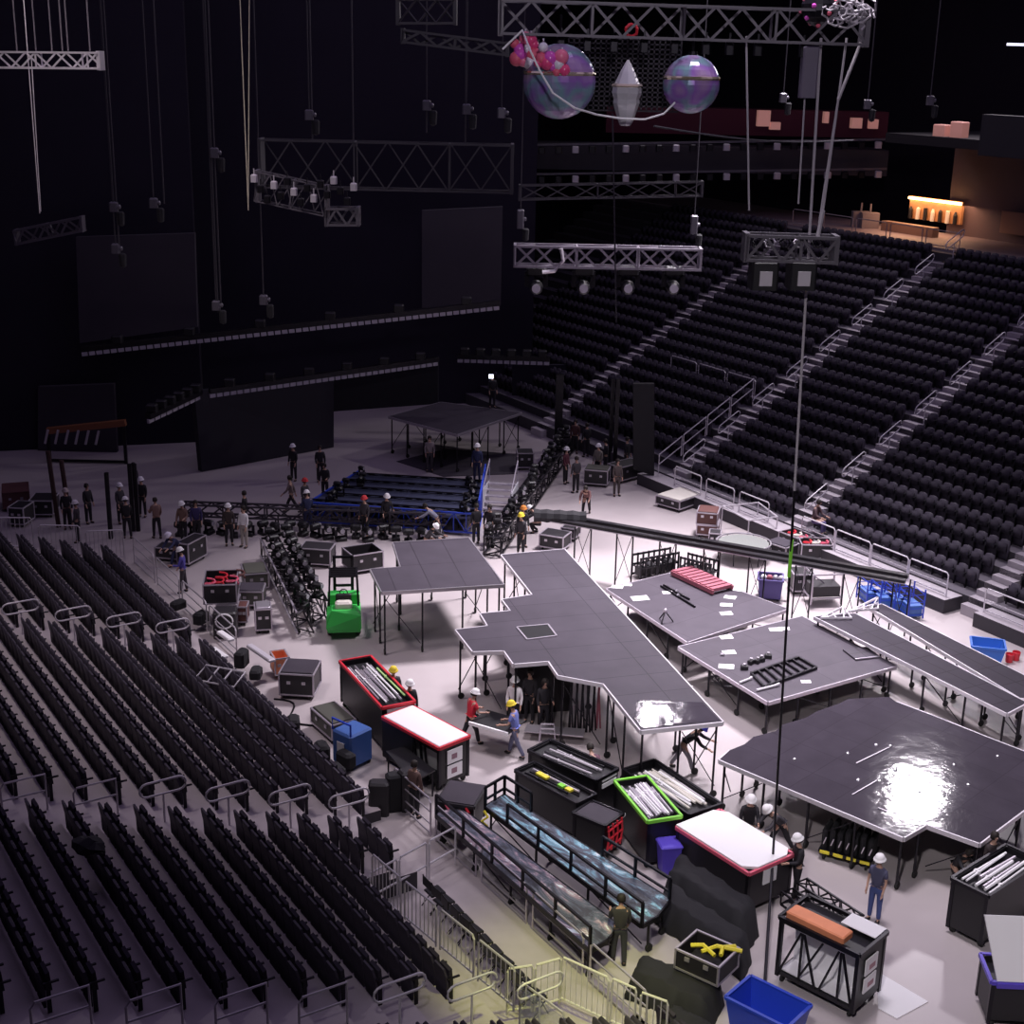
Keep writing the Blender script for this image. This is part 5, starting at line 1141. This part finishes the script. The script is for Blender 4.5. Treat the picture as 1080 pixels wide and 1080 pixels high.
root = thing('tag_line', 'long thin line falling from the truss corner right down to the floor carts', 'cable', _a)
m = M(galv_m); m.tube([(0, 0, 0), (_b-_a)*.5], .03); m.build('lit_upper_line', root)  # light on the line's upper half painted as grey
m = M(mblack); m.tube([(_b-_a)*.5, _b-_a], .032); m.build('black_lower_line', root)
cable(P(815, 905, 1.2), P(804, 1079, .0), 'lower end of the thin black line running down beside the blue tub', .035, mblack)
m = M(soft_m, lime_m); q = Q(836, 612, 30); 
m = M(lime_m); m.tube([(0, 0, -.45), (0, 0, .45)], .042); pt = Q(834, 612, 30.0); d0 = Q(866, 40, 30); d1 = P(815, 905, 1.2); t = .60
tag(m.build('green_marker', None, d0.lerp(d1, .585)), 'lime green tape marker wrapped on the long black line', 'marker')
for i, (a, b, r) in enumerate((((787, 38), (790, 222), .022), ((849, 100), (842, 215), .02), ((893, 40), (868, 222), .025), ((908, 45), (884, 105), .035), ((884, 105), (864, 235), .025), ((868, 222), (862, 252), .045))):
    cable(Q(*a, 30), Q(*b, 30), 'grey rigging rope between top truss and small flown truss, %s from the left' % ORD[i].replace('frontmost', 'first'), r, galv_m, 'rigging_rope', 'rope')
for i in range(7):
    m = M(galv_m); m.tube([(.2*math.cos(k*.9+i), .1*math.sin(k*1.4), .16*math.sin(k*.9+i)+.02*k) for k in range(14)], .022); tag(m.build('rope_coil', None, Q(876+6*i, 16+((i*7) % 14), 29.7)), 'tangled grey rope coil at the right end of the top truss', 'rope', 'rope coils at the truss end')
p, q = flown((786, 260), (880, 263), 30, 'small cluttered flown truss hanging on ropes at the right', .5, .5, .03, trg, .35)
for i, x in enumerate((800, 812, 828, 843, 862)):
    m = M(mblack, silver_m); m.tube([(.12*math.cos(k), .1*math.sin(k*1.2), .1*math.sin(k)) for k in range(10)], .025, i % 2); tag(m.build('cable_bundle', None, Q(x, 256, 29.9)), 'knotted cable bundle on the small flown truss', 'cable', 'cable bundles on the small flown truss')
for i, (x, s) in enumerate(((806, 1), (846, 1))):
    pp = Q(x, 274, 30); root = thing('hanging_projector', 'boxy dark projector hanging beneath the small flown truss, %s one' % ('left', 'right')[i], 'projector', pp); m = M(black_m); m.cbx(-.28, -.3, -.6, .28, .3, 0, .04); m.build('body', root); m = M(galv_m)
    m.bx(-.12, -.34, -.5, .14, -.3, -.2); m.build('lens_panel', root)
for x in (-.2, .2): pass
p, q = flown((543, 269), (738, 273), 58, 'light grey lattice truss hanging level in the middle of the hall', .8, .8, .045, mat('truss_light', (.30, .27, .32), .45, metal=.3), .8)
for i, x in enumerate((566, 616, 663, 711)):
    moving_light(Q(x, 281, 58), 'black moving light hanging below the level grey truss', True, 2.0, 'moving lights below the level grey truss')
W = [Q(x, y, 57.3) for x, y in ((592, 262), (594, 275), (585, 286), (572, 287))]; m = M(galv_m); m.tube([w-W[0] for w in W], .08); tag(m.build('cable_loop', None, W[0]), 'grey cable loop drooping from the level grey truss', 'cable')
hoist(549, 231, 58, 'chain hoist above the left end of the level grey truss', 1.0); hoist(732, 237, 58, 'chain hoist above the right end of the level grey truss', 1.0)
# left trusses
p, q = flown((-8, 63), (106, 64), 42, 'bright-topped lattice truss at the top left edge', .5, .42, .026, silver_m, .45)
for i, x in enumerate((18, 38, 55, 66, 72, 95)): cable(Q(x, 54, 42), Q(x, 54, 42)+Vector((0, 0, CEIL-Q(x, 54, 42).z)), 'thin hanging cable above the top left truss', .02, trg, group='cables above the top left truss')
for i, (a, b) in enumerate((((25, 0), (42, 225)), ((33, 60), (43, 223)))): cable(Q(*a, 41), Q(*b, 41), 'thin pale looped line dangling at upper left, %s strand' % ('outer', 'inner')[i], .012, galv_m)
for i, (a, b) in enumerate((((253, -5), (262, 222)), ((263, -5), (262, 222)))): cable(Q(*a, 42), Q(*b, 42), 'thin yellowish hanging line left of the cluttered truss, %s strand' % ('left', 'right')[i], .014, mat('rope_tan', (.5, .46, .36), .8))
for i, (x, y0, y1) in enumerate(((112, 55, 262), (161, 0, 215), (215, 0, 330), (226, 160, 320), (326, 0, 150), (371, 40, 150), (450, 0, 140), (492, 0, 150))):
    a = Q(x, y0, 50); b = Q(x+(y1-y0)*(-(x-443)/5000), y1, 50); cable(Vector((b.x, b.y, CEIL)), b, 'dim vertical rigging cable in the dark, %s from the left' % ORD[i].replace('frontmost', 'first'), .03, trd)
for i, (x, y) in enumerate(((120, 218), (162, 214), (226, 161), (228, 322), (278, 316), (326, 121), (450, 111), (492, 115), (529, 119), (122, 262))):
    hoist(x, y, 50, 'small dim chain hoist hanging in the dark, %s listed from left to right' % ORD[i].replace('frontmost', 'first') if False else 'dim chain hoist hanging over the dark left half, %s' % ('high far left', 'left, beside the far-left one', 'upper, beyond the tan line', 'low above the long strip', 'low, right of the strip hoist', 'at the line beside the cluttered truss', 'above the long dark truss', 'right neighbour above the long dark truss', 'just left of the mirror ball line', 'lowest at the far left')[i], .45)
p, q = flown((18, 250), (87, 236), 55, 'small lit truss hanging low at the far left', .45, .5, .04, trg, .45)
p, q = flown((272, 196), (345, 212), 46, 'cluttered grey truss full of fixtures at left centre, lower part', .6, .9, .018, trg, .35)
p, q = flown((345, 228), (378, 228), 46, 'short box truss hanging at the right end of the cluttered truss', .6, .5, .035, trg, .35)
p, q = flown((276, 172), (540, 178), 48, 'long dark deep truss running right from the cluttered truss', .8, 1.5, .025, trd, 1.0)
for i in range(16):
    m = M(mblack if i % 3 else galv_m); x = 268+7*i; y = 188+(i*37 % 26); m.cbx(-.1, -.1, -.12, .1, .1, .12, .03); m.bar((0, 0, .1), (0, 0, .3), .03); tag(m.build('small_fixture', None, Q(x, y, 45.6)), 'tiny fixture clamped on the cluttered truss at left centre', 'fixture', 'fixtures on the cluttered truss')
p, q = flown((548, 203), (740, 199), 64, 'long dark truss in the far dark centre', .6, .6, .03, trd, 1.2)
p, q = flown((480, 12), (420, 12), 40, 'dim truss piece at the top left of the near truss', .4, .6, .03, trd, .5)
p, q = flown((425, 38), (535, 52), 40, 'thin dim truss leading to the mirror balls from the left', .3, .3, .03, trd, .5)
cable(Q(690, 133, 40), Q(900, 148, 50), 'dim sagging cable right of the mirror balls', .03, trd, sag=.2)
cable(Q(646, 120, 50), Q(650, 340, 50), 'dim cable dropping through the level grey truss', .03, trd)
# LED / curtain tracks
def strip(a, b, Y, Y2, label, n):
    p = Q(*a, Y); q = Q(*b, Y2); root = thing('flown_strip', label, 'lighting strip', p); d = q-p; m = M(mblack); m.bar((0, 0, .12), d+Vector((0, 0, .12)), .3, .25); m.build('rail', root)
    m = M(ledw_m)
    for k in range(n): m.bar(d*(k+.1)/n-Vector((0, .1, .1)), d*(k+.9)/n-Vector((0, .1, .1)), .12, .18)
    m.build('pale_segments', root)
    for k in range(6): m = M(black_m); pp = d*(k+.5)/6; m.cbx(pp.x-.25, pp.y-.2, pp.z+.25, pp.x+.25, pp.y+.2, pp.z+.6, .05); m.build('fixture', root)
    return p, q
strip((86, 371), (527, 322), 66, 70, 'long thin dashed strip hanging high across the left background', 60)
strip((156, 442), (211, 416), 62, 66, 'short slanted dashed strip at the far left below the long one', 9)
strip((221, 415), (462, 381), 66, 72, 'dashed strip along the top of the big dark drape', 36)
strip((482, 378), (580, 381), 76, 76, 'dim dashed strip above the far raised deck', 14)
def panel(pts, Y, label, mt, th=.3, nm='hanging_drape', cat='drape', Y2=None):
    W = [Q(pts[0][0], pts[0][1], Y), Q(pts[1][0], pts[1][1], Y2 or Y), Q(pts[2][0], pts[2][1], Y2 or Y), Q(pts[3][0], pts[3][1], Y)]
    for w_ in W: w_.z = max(w_.z, .02)
    o = W[0].copy(); m = M(mt)
    f = [w-o for w in W]; n = (f[1]-f[0]).cross(f[3]-f[0]).normalized()*th; b = [v+n for v in f]
    m.add(f+b, [(0, 1, 2, 3), (7, 6, 5, 4), (0, 4, 5, 1), (1, 5, 6, 2), (2, 6, 7, 3), (3, 7, 4, 0)]); return tag(m.build(nm, None, o), label, cat)
b0 = P(213, 498); b1 = P(352, 472)
panel([(205, 413), (352, 396), (352, 472), (213, 498)], b0.y, 'big dark drape wall standing on the floor at left back', mat('drape_wall', (.018, .016, .026), .7), .4, Y2=b1.y)
panel([(80, 250), (205, 246), (208, 345), (84, 362)], 69, 'large dim grey drape hanging at upper left', grey_m)
panel([(445, 222), (530, 218), (528, 322), (445, 330)], 74, 'dim grey drape hanging left of the level grey truss', grey_m)
panel([(40, 408), (120, 405), (125, 500), (42, 500)], 70, 'dark drape at the far left behind the dim hats', grey_m)
panel([(150, 445), (195, 430), (195, 487), (152, 487)], 75, 'dark drape left of the big drape wall', soft_m)
panel([(352, 398), (462, 382), (462, 426), (352, 434)], 74, 'black drape between the big drape wall and the far deck', soft_m)
panel([(540, 385), (640, 385), (640, 425), (540, 440)], 80, 'dark curtain behind the far raised deck', navy_m)
panel([(668, 405), (690, 405), (690, 502), (668, 495)], 66, 'narrow black curtain at the left foot of the far stairs', soft_m)
for i, (x, y0, y1, Y) in enumerate(((588, 395, 480, 72), (643, 400, 490, 70), (648, 400, 495, 69))):
    p = Q(x, y1, Y); t_ = Q(x, y0, Y); m = M(mblack); m.bar((0, 0, -p.z if p.z > 0 else 0), (0, 0, t_.z-p.z), .4 if i == 0 else .2); tag(m.build('dark_post', None, p), 'tall dark post in the far passage, %s' % ('left one', 'middle one', 'right one')[i], 'post')
for i, (x, y, h) in enumerate(((117, 568, 2.9), (141, 560, 3.0), (146, 560, 3.0), (62, 556, 3.4), (75, 556, 3.0))):
    m = M(mblack if i < 3 else mat('post_brown', (.05, .02, .02), .6)); m.tube([(0, 0, 0), (-.2 if i > 2 else 0, 0, h)], .1); tag(m.build('leaning_post', None, P(x, y)), 'dark upright post behind the end fence of the left stand, %s from the right' % ('third', 'second', 'first', 'fifth', 'fourth')[i], 'post')
# dim clutter at far left
for i, (a, b, w, h, c, lb) in enumerate((((2, 520), (30, 518), 1.5, .9, mat('table_rust', (.12, .05, .05), .6), 'rust-coloured covered table at the far left edge'), ((30, 528), (55, 528), 1.2, .8, case_m, 'dark covered crate at the far left by the fence'), ((8, 535), (24, 536), 1.0, .9, case_m, 'silver-edged crate behind the far-left fence'))):
    case(lb, a, b, w, h, body=c, trim=galv_m if i else c)
p = Q(82, 455, 68); root = thing('dim_gear_rack', 'dim orange-beamed gear rack glowing faintly at the far left', 'rack', p); m = M(mat('rust_beam', (.25, .09, .04), .5)); m.bar((-1.5, 0, 0), (2.4, 0, .5), .3); m.build('beam', root)
for k in range(6): m = M(galv_m); m.bar((-1.6+k*.5, -.2, -.6), (-1.4+k*.5, -.2, .1), .1); m.build('rack_part', root)
m = M(mblack); m.bar((-1.5, 0, -p.z), (-1.5, 0, 0), .15); m.bar((2.3, 0, -p.z), (2.3, 0, .4), .15); m.bar((-1.5, 0, -p.z+.1), (2.3, 0, -p.z+.1), .12); m.build('stand', root)
m = M(mat('screen_glow', (.1, .1, .12), .4, emit=(.75, .8, 1), es=3)); m.bx(-.12, -.03, -.1, .12, .03, .1); m.bar((0, .03, -.1), (0, .03, -1.5), .04, None, mblack); q = Q(518, 397, 73); q.z = max(q.z, 3.5); tag(m.build('small_screen', None, q), 'small bright screen on the far raised deck', 'screen')
# ---- upper right: balconies, suites, bar
def ubox(x0, y0, x1, y1, Y, d, mt, name, label, cat):
    a = Q(x0, y0, Y); b = Q(x1, y1, Y); m = M(mt); m.bx(0, 0, b.z-a.z, b.x-a.x, d, 0); return tag(m.build(name, None, a), label, cat)
dimw = mat('dim_wall', (.035, .03, .04), .8, noise=.3, nscale=.5)
m = M(dimw); a = Q(520, 150, 89); b = Q(935, 186, 89); m.bx(a.x, 89, b.z, b.x, 92, a.z); struct(m, 'trim_balcony_front')
for i, y in enumerate((147, 178)):
    a = Q(545, y+6, 88); b = Q(935, y, 88); root = thing('balcony_ledge', 'dim horizontal balcony ledge with lamps at upper right, %s' % ('upper', 'lower')[i], 'ledge', a); m = M(trg); m.bar((0, 0, 0), b-a, .16, .12); m.build('ledge_bar', root)
    for k in range(22): m = M(mblack if k % 3 else galv_m); pp = (b-a)*(k+.5)/22; m.cbx(pp.x-.2, pp.y-.3, pp.z-.5, pp.x+.2, pp.y, pp.z-.1, .05); m.build('lamp_fixture', root)
m = M(mat('suite_wall_glow', (.10, .015, .03), .8)); a = Q(640, 112, 92); b = Q(935, 146, 92); m.bx(a.x, 92, b.z, b.x, 94, a.z); struct(m, 'trim_suite')  # red glow behind the suites put into this wall's colour
sl = mat('suite_lit', (.7, .35, .3), .6, emit=(1, .45, .38), es=.16)  # light on the cabinets put into the material as weak emission
for i, (x, y, w, h) in enumerate(((806, 125, 12, 17), (818, 133, 10, 8), (872, 124, 4, 12), (904, 130, 10, 11), (922, 131, 8, 10))):
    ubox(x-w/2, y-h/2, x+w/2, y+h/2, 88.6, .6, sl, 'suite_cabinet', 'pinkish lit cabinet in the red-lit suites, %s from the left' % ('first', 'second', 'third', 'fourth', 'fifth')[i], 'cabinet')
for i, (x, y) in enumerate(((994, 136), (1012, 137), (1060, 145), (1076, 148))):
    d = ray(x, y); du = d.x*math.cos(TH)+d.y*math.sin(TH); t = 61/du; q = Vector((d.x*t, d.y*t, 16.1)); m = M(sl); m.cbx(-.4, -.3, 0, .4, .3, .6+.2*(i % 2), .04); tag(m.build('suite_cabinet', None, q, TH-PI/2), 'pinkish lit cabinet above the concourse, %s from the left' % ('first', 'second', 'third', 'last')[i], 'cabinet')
# concession bar on the concourse
wl = 'concession bar'
p0 = A(65.9, 51.5, 10.4)
pa = Pc = None
def onwall(x, y, u):
    d = ray(x, y); du = d.x*math.cos(TH)+d.y*math.sin(TH); t = u/du; return Vector((d.x*t, d.y*t, H+d.z*t))
a = onwall(962, 214, 65.8); b = onwall(1015, 237, 65.8); n = -A(1, 0)
root = thing('concession_bar', 'orange-lit concession bar on the upper right concourse', 'bar', (a.x, a.y, 10.4)); al = Vector((b.x-a.x, b.y-a.y, 0)); h0 = b.z-10.4; h1 = a.z-10.4; h0 = max(.2, h0); h1 = 1.9
m = M(mat('bar_wood', (.50, .25, .12), .5, noise=.4, nscale=3)); 
m.add([Vector((0, 0, h0)), al+Vector((0, 0, h0)), al+Vector((0, 0, h1)), Vector((0, 0, h1)), n*.2+Vector((0, 0, h0)), al+n*.2+Vector((0, 0, h0)), al+n*.2+Vector((0, 0, h1)), n*.2+Vector((0, 0, h1))], [(3, 2, 1, 0), (4, 5, 6, 7), (0, 1, 5, 4), (1, 2, 6, 5), (2, 3, 7, 6), (3, 0, 4, 7)]); m.build('back_wall', root)
m = M(mat('bar_lamp', (1, .6, .3), .5, emit=(1, .55, .22), es=9)); m.bar(n*.3+Vector((0, 0, h1-.1)), al+n*.3+Vector((0, 0, h1-.1)), .14); m.build('light_tube', root)
m = M(mat('counter', (.2, .12, .1), .4)); c0 = n*2.4; cz = Vector((0, 0, .55)); m.add([c0, al+c0, al+c0+cz, c0+cz, c0-n*.5, al+c0-n*.5, al+c0-n*.5+cz, c0-n*.5+cz], [(0, 1, 2, 3), (7, 6, 5, 4), (0, 4, 5, 1), (1, 5, 6, 2), (2, 6, 7, 3), (3, 7, 4, 0)]); m.build('counter', root)
for k in range(7): m = M(cream_m if k % 2 else black_m); pp = al*(k+.5)/7+n*.35; m.lathe([(.12, h0), (.12, h0+.5+.1*(k % 3)), (.05, h0+.7)], 8, None, (pp.x, pp.y, 0)); m.build('bottle_rack', root)
lt = bpy.data.lights.new('bar_light', 'AREA'); lt.energy = 260; lt.color = (1, .55, .3); lt.size = 5; lo = bpy.data.objects.new('bar_light', lt); C.objects.link(lo); lo.location = (a.x+al.x/2+n.x*1.2, a.y+al.y/2+n.y*1.2, a.z+.2)
for i, (x, y) in enumerate(((918, 224), (908, 226))):
    q = onwall(x, y, 63.5); m = M(mat('sill', (.2, .16, .18), .6)); m.bx(-.5, -.3, 0, .5, .3, .9); m.bar((0, 0, .9), (0, 0, 1.4), .1); q.z = 10.4; tag(m.build('concourse_stand', None, q), 'dim stand on the concourse left of the orange bar, %s' % ('right', 'left')[i], 'stand')
a = onwall(1058, 222, 65.7); b = onwall(1090, 250, 65.7); m = M(mat('tan_wall', (.3, .17, .13), .7)); al2 = Vector((b.x-a.x, b.y-a.y, 0)); m.add([Vector((0, 0, 0)), al2, al2+Vector((0, 0, b.z-a.z)), Vector((0, 0, b.z-a.z)), n*.1, al2+n*.1, al2+n*.1+Vector((0, 0, b.z-a.z)), n*.1+Vector((0, 0, b.z-a.z))], [(3, 2, 1, 0), (4, 5, 6, 7), (0, 1, 5, 4), (1, 2, 6, 5), (2, 3, 7, 6), (3, 0, 4, 7)])
tag(m.build('tan_panel', None, a), 'dim tan wall panel at the right end of the concourse', 'panel')
for i, v in enumerate(range(0, 5)):
    fence(A(60.5, 64-v*2.6, 10.4), A(60.5, 61.6-v*2.6, 10.4), .9, 'dim rail along the concourse edge above the right stand, %s from the left' % ORD[i].replace('frontmost', 'first'), False, 'concourse_railing', mt=mat('rail_dim', (.3, .25, .28), .5))
m = M(mat('bright_strip', (.8, .8, .85), .5, emit=(.8, .8, 1), es=1.2)); m.bx(-.6, 0, -.06, .6, .1, .06); tag(m.build('strip_lamp', None, Q(1076, 47, 70)), 'short bright strip lamp at the top right edge', 'lamp')
for i, (x, y) in enumerate(((981, 106), (915, 110), (826, 103))):
    hoist(x, y, 60, 'dim chain hoist hanging over the right stand, %s' % ('right', 'middle', 'left')[i], .5)
# ------------------------------------------------------------------ light
w = bpy.data.worlds.new('world'); S.world = w; w.use_nodes = True; bg = w.node_tree.nodes['Background']; bg.inputs['Color'].default_value = (.35, .28, .55, 1); bg.inputs['Strength'].default_value = .012
def area(name, loc_, target, energy, size, size_y=None, col=(1, .92, 1), spread=180):
    l = bpy.data.lights.new(name, 'AREA'); l.energy = energy; l.color = col; l.size = size; l.spread = math.radians(spread)
    if size_y: l.shape = 'RECTANGLE'; l.size_y = size_y
    o = bpy.data.objects.new(name, l); C.objects.link(o); o.location = loc_; d = Vector(target)-Vector(loc_); o.rotation_euler = d.to_track_quat('-Z', 'Y').to_euler(); return o
def spot(name, loc_, target, energy, ang, blend=.6, col=(1, .93, 1), r=.5):
    l = bpy.data.lights.new(name, 'SPOT'); l.energy = energy; l.color = col; l.spot_size = math.radians(ang); l.spot_blend = blend; l.shadow_soft_size = r
    o = bpy.data.objects.new(name, l); C.objects.link(o); o.location = loc_; d = Vector(target)-Vector(loc_); o.rotation_euler = d.to_track_quat('-Z', 'Y').to_euler(); return o
# flood banks out of frame on the far catwalk (they mirror in the glossy decks)
def mirror_pos(x, y, z, zl): p = P(x, y, z); k = 1+(zl-z)/(H-z); return Vector((p.x*k, p.y*k, zl))
L1 = mirror_pos(965, 840, 1.6, 28)
area('flood_bank', L1, (8, 42, 0), 1300, 2.7, 1.25, spread=110)
for i, x in enumerate((681, 703)):
    area('flood_lamp', mirror_pos(x, 757, 2.4, 28), (4, 45, 0), 260, .6, 1.0, spread=140)
spot('key_spot', (12, 58, 31), (5, 50, 0), 92000, 58, 1.0, r=3)
spot('front_spot', (6, 31, 31), (10, 38, 0), 25000, 62, 1.0, r=3)
spot('yellow_spot', A(15, 19, 10), A(15.4, 21.4, 0), 1900, 46, .8, col=(.95, 1, .25), r=.3)
spot('left_fill', (-14, 38, 27), (-7, 43, 0), 7000, 75, 1.0, col=(1, .88, .9), r=2)
spot('lower_right_fill', (-2, 3, 29), (12, 31, 0), 17000, 50, 1.0, col=(1, .94, .97), r=1)  # added fill without a known source, brightens lower-right floor and upright faces
spot('rig_fill', (2, 6, 27), (3, 40, 22), 5000, 50, 1.0, col=(.95, .88, 1), r=1)
area('ambient_fill', (5, 50, 32.5), (5, 50, 0), 2900, 60, 60, col=(.7, .55, 1))
S.view_settings.view_transform = 'Standard'; S.view_settings.look = 'None'; S.view_settings.gamma = 1; S.view_settings.exposure = .22; S.view_settings.use_curve_mapping = False
S.cycles.max_bounces = 5; S.cycles.diffuse_bounces = 3; S.cycles.glossy_bounces = 3
